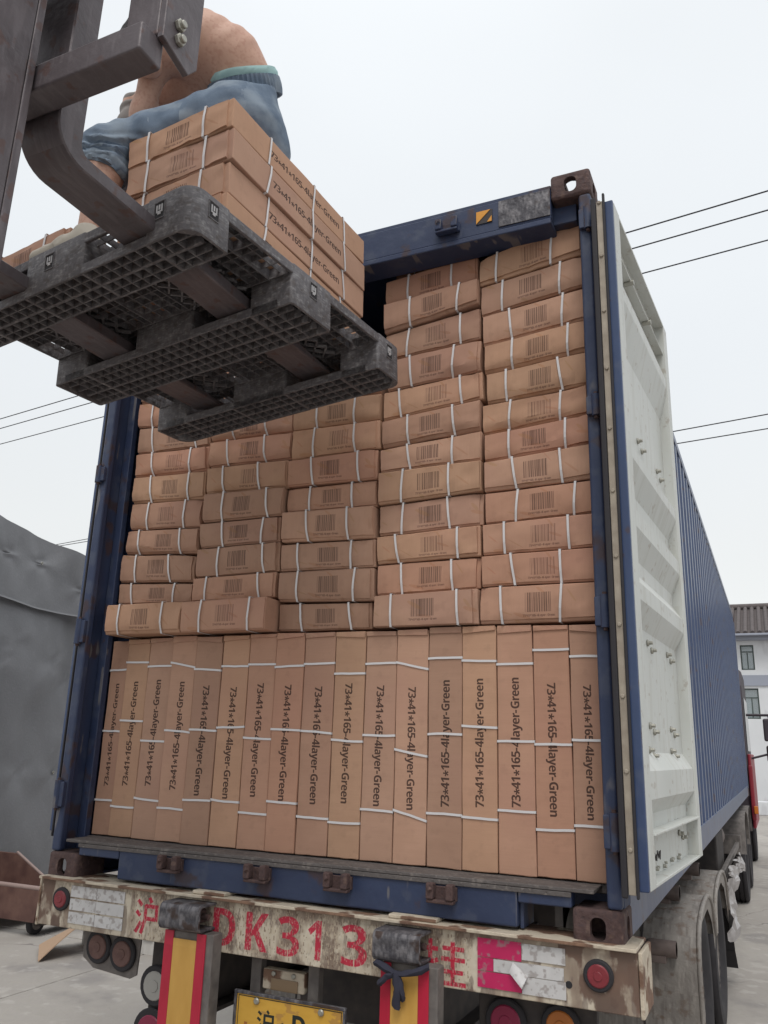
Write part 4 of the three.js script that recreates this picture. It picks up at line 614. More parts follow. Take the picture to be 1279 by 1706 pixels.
  XB.forEach(([xa, xb], i) => RZ.forEach(([za, zb], j) => {
    const r = 0.055, ox0 = i === 0, ox1 = i === 2, oz1 = j === 0, oz0 = j === 2, s = new THREE.Shape(), yb = (i === 1 && j === 1) ? 0.0315 : 0.002;
    const x0 = xa + (ox0 ? 0 : 0), e = 0.0015, A = xa - (ox0 ? e : 0), Bx = xb + (ox1 ? e : 0), C = -(zb + (oz1 ? e : 0)), Dz = -(za - (oz0 ? e : 0));       // shape plane: x, -z
    const r00 = ox0 && oz1 ? r : 0.012, r10 = ox1 && oz1 ? r : 0.012, r11 = ox1 && oz0 ? r : 0.012, r01 = ox0 && oz0 ? r : 0.012;
    s.moveTo(A + r00, C); s.lineTo(Bx - r10, C); s.absarc(Bx - r10, C + r10, r10, -Math.PI / 2, 0); s.lineTo(Bx, Dz - r11); s.absarc(Bx - r11, Dz - r11, r11, 0, Math.PI / 2); s.lineTo(A + r01, Dz); s.absarc(A + r01, Dz - r01, r01, Math.PI / 2, Math.PI); s.lineTo(A, C + r00); s.absarc(A + r00, C + r00, r00, Math.PI, Math.PI * 1.5);
    // hollow wall so that the underside shows its ribs
    const hole = new THREE.Path(); const t = 0.010; hole.moveTo(A + r00 + t * 0.3, C + t); hole.lineTo(A + t, C + r00 + t * 0.3); hole.lineTo(A + t, Dz - r01 - t * 0.3); hole.lineTo(A + r01 + t * 0.3, Dz - t); hole.lineTo(Bx - r11 - t * 0.3, Dz - t); hole.lineTo(Bx - t, Dz - r11 - t * 0.3); hole.lineTo(Bx - t, C + r10 + t * 0.3); hole.lineTo(Bx - r10 - t * 0.3, C + t); hole.closePath(); s.holes.push(hole);
    const g = new THREE.ExtrudeGeometry(s, { depth: 0.1485 - yb, bevelEnabled: true, bevelSize: 0.002, bevelThickness: 0.002, bevelOffset: -0.002, bevelSegments: 2, curveSegments: 8 }).rotateX(-Math.PI / 2).translate(0, yb, 0);
    const b = L('block', [toCreasedNormals(g, 0.5)]);
    // moulded hand mark: dark recess with a pale raised sign
    const sign = (x, y, w, h) => { const sh = [bx(x - w / 2, x + w / 2, y - h / 2, y + h / 2, 0, 0.0022, 0.0008)]; return sh; };
    const inner = (x, y, w, h) => [bx(x - w * 0.34, x - w * 0.22, y - h * 0.05, y + h * 0.36, 0.0022, 0.0042, 0.0006), bx(x + w * 0.22, x + w * 0.34, y - h * 0.05, y + h * 0.36, 0.0022, 0.0042, 0.0006), bx(x - w * 0.08, x + w * 0.08, y + h * 0.02, y + h * 0.36, 0.0022, 0.0042, 0.0006), bx(x - w * 0.34, x + w * 0.34, y - h * 0.16, y - h * 0.06, 0.0022, 0.0042, 0.0006), bx(x - w * 0.16, x + w * 0.16, y - h * 0.30, y - h * 0.17, 0.0022, 0.0042, 0.0006)];
    const rim = (x, y, w, h) => [bx(x - w * 0.6, x + w * 0.6, y + h * 0.54, y + h * 0.6, 0, 0.004, 0.001), bx(x - w * 0.6, x + w * 0.6, y - h * 0.6, y - h * 0.54, 0, 0.004, 0.001), bx(x - w * 0.6, x - w * 0.54, y - h * 0.54, y + h * 0.54, 0, 0.004, 0.001), bx(x + w * 0.54, x + w * 0.6, y - h * 0.54, y + h * 0.54, 0, 0.004, 0.001)];
    const put = (tf) => { for (const [f, m, n] of [[sign, M.dark, 'hand_mark'], [inner, markIn, 'hand_sign'], [rim, M.pallet, 'mark_rim']]) part(n, f(0, 0, 0.036, 0.05).map((q) => tf(q)), m, b, { world: false }); };
    if (oz1) put((q) => q.translate(i === 1 ? 0.035 : i === 2 ? 0.525 : -0.42, 0.098, zb + 0.0005));
    if (ox1) put((q) => q.rotateY(Math.PI / 2).translate(xb + 0.0005, 0.101, j === 0 ? 0.515 : j === 1 ? 0.013 : -0.50));
  }));
}
// ---------------------------------------------------------------- cartons on the pallet
const R3 = (yaw, roll) => new THREE.Matrix4().makeRotationFromEuler(new THREE.Euler(0, yaw, roll, 'YXZ'));
function palletCarton(x, y, z, yaw, roll, k, label, h = 0.119) {       // x, z: near right bottom corner
  const t = thing('carton', label, 'carton', [x, y + B, z], 'cartons on the raised pallet');
  const q = { x0b: -0.45, x1b: 0, y0b: 0, y1b: 0, y0t: h, y1t: h }, hb = hexBox(q, 0, 0.878, 200 + k * 9.1, { endK: k % 4, sideK: k % 3, nz: 16, nx: 12, ny: 5, amp: 0.003, dents: [[0.22, 0.05, 0.03, 0.005], [0.78, 0.05, 0.03, 0.006]] });
  const m = R3(yaw, roll).setPosition(x, y + B, z), mat = cardMats[[2, 0, 3, 2, 0][k % 5]];
  part('body', hb.g.applyMatrix4(m), mat, t, { uv: false });
  part('end_flap', endFlap(hb.P, 300 + k, k % 4, 0.006, 0.955, 0.05, 0.97).applyMatrix4(m), mat, t, { uv: false });
  const Pf = (u, v, tt) => { const p = hb.P(u, v, tt); return tt < 0.01 ? [p[0], p[1], p[2] + 0.0085] : p; };
  strapParts(t, strapSet({ P: Pf }, q, 0, 0.878, [[0.20, 0.215], [0.745, 0.76]], [[0.215 + 0.01 * (k % 2), 0.24], [0.545, 0.56 - 0.012 * (k % 3)], [0.815, 0.80]]).map((g) => g.applyMatrix4(m)));
}
const LAY = ['bottom carton of the stack on the raised pallet', 'second carton up in the stack on the raised pallet', 'third carton up in the stack on the raised pallet', 'top carton of the raised pallet stack, under the sitting man'];
for (let k = 0; k < 4; k++) palletCarton(0.290 + [0.002, -0.004, 0.004, -0.004][k], 2.149 + k * 0.1215, 1.113 + [0.004, -0.006, -0.002, 0.004][k], -0.05 + [0.006, -0.004, 0.004, 0][k], 0.043, k, LAY[k], k === 3 ? 0.112 : 0.1185);
palletCarton(-0.285, 2.124, 1.19, -0.10, 0.044, 4, 'lone carton lying on the far left of the raised pallet');

// ---------------------------------------------------------------- forklift: mast, carriage, forks
M.mast = std({ map: tex(512, 512, (u, v) => { const f = fbm(u, v, 6, 6, 8), s = fbm(u, v * 0.12, 40, 4, 5); let c = mix3([0.075, 0.062, 0.068], [0.13, 0.11, 0.118], f); c = mix3(c, [0.19, 0.165, 0.175], sstep(0.5, 0.8, s) * 0.35); return mix3(c, [0.10, 0.05, 0.04], sstep(0.64, 0.74, fbm(u, v, 14, 5, 71)) * 0.6); }, 1.8), roughness: 0.48, metalness: 0.25, bumpMap: grit, bumpScale: 0.002 });
const fl = thing('forklift', 'dark steel forklift mast and forks lifting the pallet', 'forklift', [-0.2, 0, 2.1]);
{
  const P = (n, g, m = M.mast, o = {}) => part(n, g, m, fl, o), y = (v) => v + B;
  for (const s of [0, 1]) {           // outer mast rails: channel sections
    const x = s ? -0.60 : 0.19, k = s ? 1 : -1;
    P('mast_rail', [bx(Math.min(x, x + k * 0.018), Math.max(x, x + k * 0.018), 0.05, y(3.4), 1.80, 1.96, 0.005), bx(Math.min(x, x + k * 0.09), Math.max(x, x + k * 0.09), 0.05, y(3.4), 1.961, 1.985, 0.005), bx(Math.min(x, x + k * 0.09), Math.max(x, x + k * 0.09), 0.05, y(3.4), 1.775, 1.799, 0.005)]);
  }
  P('mast_tie', [bx(-0.60, 0.19, y(0.3), y(0.45), 1.99, 2.02, 0.004), bx(-0.60, 0.19, y(3.2), y(3.35), 1.99, 2.02, 0.004)]);
  P('inner_rail', [bx(0.06, 0.095, y(1.95), y(3.3), 1.80, 1.95, 0.004), bx(-0.505, -0.47, y(1.95), y(3.3), 1.80, 1.95, 0.004)]);
  // lower and upper carriage bars
  P('carriage_bar', [bx(-0.95, 0.515, y(2.132), y(2.214), 1.69, 1.768, 0.008)]); P('carriage_bar', [bx(-0.95, 0.515, y(2.50), y(2.585), 1.715, 1.768, 0.008)]);
  P('carriage_plate', [bx(0.02, 0.13, y(2.0), y(2.62), 1.768, 1.80, 0.006), bx(-0.54, -0.43, y(2.0), y(2.62), 1.768, 1.80, 0.006)]);
  // load backrest upright at the bar's end, with two bolt heads
  for (const s of [0, 1]) {
    const xo = s ? -0.95 : 0.517, k = s ? 1 : -1, g = ext([[-1.72, 2.205], [-1.62, 2.175], [-1.59, 2.215], [-1.59, 3.0], [-1.72, 3.0]].map(([a, b]) => [-a, y(b)]), 0.018, 0.002).rotateY(-Math.PI / 2).translate(xo + 0.018, 0, 0);
    const u = P('backrest_upright', [bx(Math.min(xo, xo + k * 0.105), Math.max(xo, xo + k * 0.105), y(2.216), y(3.0), 1.69, 1.72, 0.006), g]);
    for (const [yy, zz] of [[2.275, 1.672], [2.235, 1.668]]) part('bolt', [cyl('x', V(xo + 0.024, y(yy), zz), 0.016, 0.012, 6, 0.002), cyl('x', V(xo + 0.033, y(yy), zz), 0.010, 0.012, 10, 0.002)], M.bolt, u);
  }
  // forks: shank, heel and tapering blade
  for (const [xa, xb, yb] of [[0.045, 0.187, 2.03], [-0.525, -0.383, 2.0]]) {
    const T = 0.045, TS = 0.085, zb = 1.686, out = [[zb, 2.66]]; const R = 0.10;
    for (let k = 0; k <= 8; k++) { const a = Math.PI / 2 * k / 8; out.push([zb - R + R * Math.cos(a), yb + R - R * Math.sin(a)]); }
    out.push([0.75, yb], [0.16, yb + 0.022], [0.15, yb + 0.034], [0.75, yb + T]); const r = 0.03; for (let k = 0; k <= 5; k++) { const a = Math.PI / 2 * (1 - k / 5); out.push([zb - TS - r + r * Math.cos(a), yb + T + r - r * Math.sin(a)]); } out.push([zb - TS, 2.66]);
    const g = ext(out.map(([z, v]) => [z, y(v)]), xb - xa, 0.004).rotateY(-Math.PI / 2).translate(xb, 0, 0);
    P('fork', [toCreasedNormals(prep(g), 0.6)]);
  }
  // the truck below and behind the mast
  P('front_axle', [rod(V(-0.75, 0.33, 2.12), V(0.35, 0.33, 2.12), 0.06, 12)], M.under);
  P('body', [ext([[2.05, 0.25], [3.7, 0.25], [3.95, 0.45], [3.95, 1.05], [3.3, 1.15], [3.1, 0.95], [2.4, 0.85], [2.2, 1.2], [2.05, 1.2]], 0.78, 0.03).rotateY(-Math.PI / 2).translate(0.19, 0, 0)], std({ color: lin(0.42, 0.19, 0.03), roughness: 0.5 }));
  for (const x of [-0.78, 0.38]) { const w = P('front_wheel', [cyl('x', V(x, 0.34, 2.12), 0.34, 0.2, 28, 0.05)], tyreM); part('hub', [cyl('x', V(x, 0.34, 2.12), 0.17, 0.215, 20, 0.02)], rimM, w); }
}
// ---------------------------------------------------------------- man sitting on the top carton, bent forward
const vlen = (a) => Math.hypot(a[0], a[1], a[2]);
function capsule(p, a, b, ra, rb) { const pa = [p[0] - a[0], p[1] - a[1], p[2] - a[2]], ba = [b[0] - a[0], b[1] - a[1], b[2] - a[2]]; const t = clamp((pa[0] * ba[0] + pa[1] * ba[1] + pa[2] * ba[2]) / (ba[0] * ba[0] + ba[1] * ba[1] + ba[2] * ba[2] + 1e-9)); return [vlen([pa[0] - ba[0] * t, pa[1] - ba[1] * t, pa[2] - ba[2] * t]) - mix(ra, rb, t), t]; }
const smin = (a, b, k) => { const h = Math.max(k - Math.abs(a - b), 0) / k; return Math.min(a, b) - h * h * k * 0.25; };
function meshField(f, c, half, res) {
  const mc = new MarchingCubes(res, new THREE.MeshBasicMaterial(), false, false, 160000); mc.isolation = 0; mc.field.fill(0);
  const hs = res / 2; for (let k = 0; k < res; k++) for (let j = 0; j < res; j++) for (let i = 0; i < res; i++) { const p = [c[0] + (i - hs) / hs * half, c[1] + (j - hs) / hs * half, c[2] + (k - hs) / hs * half]; mc.field[k * res * res + j * res + i] = clamp(-f(p), -0.5, 0.5); }
  mc.update(); const n = mc.count, pos = new Float32Array(n * 3); for (let i = 0; i < n; i++) { pos[i * 3] = c[0] + mc.positionArray[i * 3] * half; pos[i * 3 + 1] = c[1] + mc.positionArray[i * 3 + 1] * half; pos[i * 3 + 2] = c[2] + mc.positionArray[i * 3 + 2] * half; }
  let g = new THREE.BufferGeometry(); g.setAttribute('position', new THREE.BufferAttribute(pos, 3)); g = mergeVertices(g, half / res * 0.02); g.computeVertexNormals(); return g;
}
const chain = (list, k) => (p) => { let d = 9; for (const [a, b, ra, rb] of list) d = smin(d, capsule(p, a, b, ra, rb)[0], k); return d; };
const man = thing('person', 'shirtless person in blue denim trousers sitting bent forward on the raised cartons', 'person', [-0.1, 2.12 + B, 0.85]);
{
  const lat = [0.5, 0, 0.85], off = (q, s) => [q[0] + lat[0] * s, q[1] + lat[1] * s, q[2] + lat[2] * s];
  const pel = [0.09, 2.79, 0.78], wai = [0.075, 2.985, 0.80], mid = [0.045, 3.055, 0.85], che = [-0.045, 3.095, 0.90], nek = [-0.10, 3.095, 0.98], head = [-0.125, 3.035, 1.065];
  const SL = [-0.165, 3.045, 1.03], EL = [-0.238, 2.85, 0.985], WL = [-0.30, 2.62, 0.95], SR = [-0.18, 3.06, 0.85], ER = [-0.365, 2.99, 0.90], WR = [-0.40, 2.76, 0.905];
  const HL = [0.105, 2.79, 0.885], KL = [-0.290, 2.622, 1.072], AL = [-0.232, 2.21, 1.165], HR = [0.05, 2.76, 0.69], KR = [-0.34, 2.66, 0.70], AR = [-0.33, 2.21, 0.72];
  const bones = [];
  for (const s of [-1, 1]) bones.push([off(pel, 0.06 * s), off(wai, 0.055 * s), 0.105, 0.095], [off(wai, 0.055 * s), off(mid, 0.065 * s), 0.095, 0.10], [off(mid, 0.065 * s), off(che, 0.075 * s), 0.10, 0.108]);
  bones.push([che, nek, 0.125, 0.075], [off(che, 0.09), SL, 0.09, 0.066], [off(che, -0.09), SR, 0.09, 0.066], [nek, head, 0.062, 0.058]);
  bones.push([SL, EL, 0.05, 0.041], [EL, WL, 0.04, 0.029], [SR, ER, 0.05, 0.042], [ER, WR, 0.044, 0.029]);
  bones.push([HL, KL, 0.08, 0.058], [HR, KR, 0.08, 0.058], [KL, [-0.258, 2.50, 1.11], 0.056, 0.057], [[-0.258, 2.50, 1.11], AL, 0.057, 0.036], [KR, [-0.33, 2.5, 0.70], 0.056, 0.056], [[-0.33, 2.5, 0.70], AR, 0.056, 0.036]);
  const core = chain(bones, 0.05);
  // spine furrow and shoulder blade relief on the back
  const spine = [[0.175, 2.97, 0.725], [0.145, 3.07, 0.755], [0.09, 3.135, 0.79], [0.02, 3.185, 0.84], [-0.06, 3.20, 0.89]];
  const bodyF = (p) => { let d = core(p); if (p[1] > 2.85) { for (let i = 0; i < 4; i++) { const q = capsule(p, spine[i], spine[i + 1], 0, 0)[0]; d += 0.006 * Math.exp(-q * q / 0.0005); } const b = vlen([p[0] + 0.02, p[1] - 3.15, p[2] - 0.96]); d -= 0.012 * Math.exp(-b * b / 0.005); const b2 = vlen([p[0] - 0.06, p[1] - 3.09, p[2] - 0.90]); d += 0.007 * Math.exp(-b2 * b2 / 0.003); d += 0.003 * n3(p[0] * 11, p[1] * 11, p[2] * 11) + 0.0022 * Math.sin((p[0] * 0.6 - p[1] * 0.62 - p[2] * 0.5) * 95 + n3(p[0] * 8, p[1] * 8, p[2] * 8) * 2) * sstep(3.0, 3.06, p[1]) * sstep(0.86, 0.95, p[2]); } return d; };
  const body = meshField(bodyF, [-0.12, 2.72, 0.88], 0.62, 104);
  // hands: palm, four fingers, thumb
  const hand = (w, dir, side) => { const d = V(...dir).normalize(), sd = V(...side).normalize(), n = d.clone().cross(sd); const A = (f, s, u) => [w[0] + d.x * f + sd.x * s + n.x * u, w[1] + d.y * f + sd.y * s + n.y * u, w[2] + d.z * f + sd.z * s + n.z * u]; const L = [[A(-0.03, 0, 0), A(0.02, 0, 0), 0.027, 0.026]]; [-0.03, -0.01, 0.01, 0.03].forEach((s, i) => { const l = [0.068, 0.082, 0.078, 0.062][i]; L.push([A(0.015, s * 0.7, 0), A(0.085, s, 0.004), 0.017, 0.0125]); L.push([A(0.085, s, 0.004), A(0.085 + l * 0.5, s * 1.05, 0.016), 0.0105, 0.0095]); L.push([A(0.085 + l * 0.5, s * 1.05, 0.016), A(0.085 + l * 0.85, s * 1.05, 0.042), 0.0092, 0.0078]); }); L.push([A(0.02, 0.022, 0.004), A(0.055, 0.055, 0.012), 0.015, 0.012], [A(0.055, 0.055, 0.012), A(0.09, 0.066, 0.026), 0.011, 0.009]); return meshField(chain(L, 0.008), A(0.06, 0.01, 0.012), 0.14, 84); };
  const hL = hand(WL, [-0.15, -0.98, -0.05], [0.3, 0, 0.95]), hR = hand(WR, [-0.1, -0.99, 0.1], [0.3, 0, -0.95]);
  // head, looking down to the pallet
  const fd = [-0.62, -0.75, 0.22], ud = [-0.72, 0.66, 0.1], H = (f, u, s) => [head[0] - 0.035 + fd[0] * f + ud[0] * u + lat[0] * s, head[1] + fd[1] * f + ud[1] * u, head[2] + fd[2] * f + ud[2] * u + lat[2] * s];
  const headB = [[H(-0.02, 0.05, 0), H(0.03, 0.04, 0), 0.082, 0.074], [H(0.03, -0.01, 0.0), H(0.05, -0.06, 0), 0.058, 0.042], [H(0.085, 0.015, 0), H(0.105, -0.012, 0), 0.012, 0.016], [H(-0.01, 0.0, 0.075), H(-0.005, 0.03, 0.082), 0.012, 0.016], [H(-0.01, 0.0, -0.075), H(-0.005, 0.03, -0.082), 0.012, 0.016], [H(0.082, 0.035, 0.03), H(0.082, 0.035, -0.03), 0.014, 0.014], [H(0.082, -0.045, 0.018), H(0.082, -0.045, -0.018), 0.010, 0.010], [nek, head, 0.062, 0.058]];
  const hf = chain(headB, 0.02), headF = (p) => { let d = hf(p); for (const s of [-1, 1]) { const e = H(0.096, 0.012, 0.032 * s), q = vlen([p[0] - e[0], p[1] - e[1], p[2] - e[2]]); d += 0.010 * Math.exp(-q * q / 0.0002); } return d; };
  const hd = meshField(headF, H(0.02, 0, 0), 0.2, 96);
  const skin = std({ map: tex(256, 256, (u, v) => { const f = fbm(u, v, 6, 5, 3), g = fbm(u, v, 60, 2, 7); return mix3(mix3([0.46, 0.265, 0.195], [0.57, 0.355, 0.27], f), [0.40, 0.20, 0.145], sstep(0.5, 0.8, g) * 0.5); }, 2), roughness: 0.62 });
  part('body', up([body, hL, hR, hd]), skin, man);
  part('hair', up(meshField((p) => { const a = capsule(p, H(-0.03, 0.062, 0), H(0.022, 0.058, 0), 0.09, 0.081)[0]; const k = (p[0] - H(0.03, 0.03, 0)[0]) * (fd[0] * 0.8 - ud[0] * 0.6) + (p[1] - H(0.03, 0.03, 0)[1]) * (fd[1] * 0.8 - ud[1] * 0.6) + (p[2] - H(0.03, 0.03, 0)[2]) * (fd[2] * 0.8 - ud[2] * 0.6); return Math.max(a, k) + 0.003 * n3(p[0] * 60, p[1] * 60, p[2] * 60); }, H(0, 0.05, 0), 0.14, 56)), std({ color: lin(0.015, 0.012, 0.012), roughness: 0.7 }), man);
  // denim trousers, bunched below the knee
  const jb = [[off(pel, 0.055), off(wai, 0.065), 0.135, 0.116], [off(pel, -0.055), off(wai, -0.065), 0.135, 0.116], [HL, KL, 0.122, 0.088], [HR, KR, 0.11, 0.082], [KL, [-0.255, 2.50, 1.10], 0.088, 0.088], [KR, [-0.335, 2.56, 0.70], 0.08, 0.08], [[0.10, 2.74, 0.80], [0.155, 2.72, 0.75], 0.105, 0.095]];
  const jHip = chain([jb[0], jb[1], jb[6]], 0.06), jLeg = chain([jb[2], jb[3], jb[4], jb[5]], 0.06), ax = [wai[0] - pel[0], wai[1] - pel[1], wai[2] - pel[2]], al = vlen(ax);
  const seams = [[[0.19, 2.97, 0.71], [0.21, 2.86, 0.70]], [[0.21, 2.86, 0.70], [0.20, 2.72, 0.70]], [[0.19, 2.86, 0.84], [0.22, 2.85, 0.76]], [[0.20, 2.74, 0.85], [0.22, 2.73, 0.77]]];
  const jeansF = (p) => {
    const cut = (p[1] - 2.995) * 0.79 + 0.10 * (p[0] - 0.075) + 0.60 * (p[2] - 0.80) + 0.006; let d = smin(p[1] > 2.84 ? Math.max(jHip(p), cut) : jHip(p), jLeg(p), 0.05); const [, t] = capsule(p, HL, KL, 0, 0), ph = n3(p[0] * 5, p[1] * 5, p[2] * 5);
    const th = sstep(0.1, 0.5, t); d += (0.004 + 0.006 * th) * Math.sin(t * 30 + ph * 6 + (p[1] - 2.6) * 26) * (0.25 + 0.75 * Math.abs(n3(p[0] * 7, p[1] * 7, p[2] * 7))) + 0.0035 * n3(p[0] * 22, p[1] * 26, p[2] * 22);
    if (p[1] < 2.66) { const k = sstep(2.66, 2.58, p[1]); d += 0.009 * k * Math.sin(p[1] * 165 + n3(p[0] * 12, p[1] * 6, p[2] * 12) * 4); }
    for (const [a, b] of seams) { const q = capsule(p, a, b, 0, 0)[0]; d -= 0.004 * Math.exp(-q * q / 0.00006); }       // open top at the waist
    if (p[0] > -0.185) d = Math.max(d, 2.617 + Math.min(0, (p[0] + 0.165) * 4) - p[1]); if (p[0] < -0.1) d = Math.max(d, 2.512 - 0.33 * (p[0] + 0.26) - p[1]); return d;
  };
  const denim = std({ map: tex(512, 512, (u, v, i, j) => { const w = hash(i, j, 3) * 0.35 + ((i + j) % 3 === 0 ? 0.25 : 0) + fbm(u, v, 10, 5, 2) * 0.8; let c = mix3([0.060, 0.090, 0.142], [0.175, 0.228, 0.30], clamp(w * 0.85)); return mix3(c, [0.32, 0.37, 0.42], sstep(0.38, 0.80, fbm(u * 0.7, v, 7, 5, 30)) * 0.5); }, 3), roughness: 0.95 });
  part('trousers', up(meshField(jeansF, [-0.08, 2.72, 0.87], 0.46, 108)), denim, man);
  // turned cuff, elastic waistband, underwear band
  const ring = (c, axis, latd, a, b, h, pleat, amp, flare = 0) => { const n = pleat ? 168 : 80, A = V(...axis).normalize(), L = V(...latd); L.sub(A.clone().multiplyScalar(L.dot(A))).normalize(); const F = A.clone().cross(L), pos = []; const P = (i, k, inn) => { const t = i / n * Math.PI * 2, m = (inn ? -0.009 : (pleat ? amp * Math.cos(i * Math.PI * 2 * pleat / n) : amp * n3(Math.cos(t) * 4, Math.sin(t) * 4, k * 2))) + flare * k - (k === 0 || k === 3 ? 0.003 : 0), y = (k / 3 - 0.5) * h; return V(...c).addScaledVector(A, y + (pleat ? 0 : amp * 0.8 * n3(Math.cos(t) * 3, Math.sin(t) * 3, 5))).addScaledVector(L, Math.cos(t) * (a + m)).addScaledVector(F, Math.sin(t) * (b + m)).toArray(); }; for (let i = 0; i < n; i++) { const rows = [[0, 0], [1, 0], [2, 0], [3, 0], [3, 1], [0, 1]]; for (let r = 0; r < 6; r++) { const [k0, i0] = rows[r], [k1, i1] = rows[(r + 1) % 6]; const q = [P(i, k0, i0), P(i + 1, k0, i0), P(i + 1, k1, i1), P(i, k1, i1)]; for (const m of [0, 1, 2, 0, 2, 3]) pos.push(...q[m]); } } const g = new THREE.BufferGeometry(); g.setAttribute('position', new THREE.Float32BufferAttribute(pos, 3)); return toCreasedNormals(mergeVertices(g, 1e-5), 0.9); };
  const axS = [0.10, 0.79, 0.60];
  part('waistband', up(ring([0.075, 2.995, 0.80], axS, lat, 0.196, 0.142, 0.060, 52, 0.0025)), denim, man, { label: 'gathered elastic denim waistband' });
  part('underwear_band', up(ring([0.079, 3.030, 0.826], axS, lat, 0.190, 0.136, 0.026, 0, 0.002)), std({ color: lin(0.36, 0.55, 0.55), roughness: 0.8 }), man, { label: 'mint green underwear band' });
  part('cuff', up(ring([-0.258, 2.520, 1.10], [0.31, 0.95, -0.08], [1, -0.3, 0.2], 0.089, 0.087, 0.042, 0, 0.006)), denim, man, { label: 'turned-up cuff below the knee' });
  part('cuff', up(ring([-0.335, 2.545, 0.70], [0.31, 0.95, 0], [1, -0.3, 0], 0.084, 0.082, 0.05, 0, 0.006)), denim, man, { label: 'turned-up cuff of the far leg' });
  // grey sleeve on the far arm, pale canvas shoes
  part('arm_sleeve', up(meshField((p) => Math.max(capsule(p, ER, WR, 0.056, 0.048)[0] + 0.004 * Math.sin(p[1] * 120 + n3(p[0] * 20, p[1] * 20, p[2] * 20) * 3), 2.80 - p[1]), [-0.39, 2.87, 0.845], 0.2, 56)), std({ color: lin(0.27, 0.25, 0.24), roughness: 0.95 }), man);
  const shoeM = std({ color: lin(0.46, 0.42, 0.36), roughness: 0.9 });
  for (const [A, dz] of [[AL, 0.02], [AR, 0.0]]) { const s = part('shoe', up(meshField((p) => { const d = chain([[[A[0] + 0.03, 2.17, A[2]], [A[0] - 0.06, 2.165, A[2] + dz * 0.5], 0.042, 0.043], [[A[0] - 0.06, 2.165, A[2] + dz * 0.5], [A[0] - 0.19, 2.155, A[2] + dz], 0.043, 0.03], [A, [A[0], 2.17, A[2]], 0.042, 0.042]], 0.03)(p) + 0.003 * n3(p[0] * 40, p[1] * 40, p[2] * 40); return Math.max(d, 2.124 + 0.045 * (p[0] + 0.25) - p[1]); }, [A[0] - 0.06, 2.19, A[2]], 0.2, 64)), shoeM, man); }
}
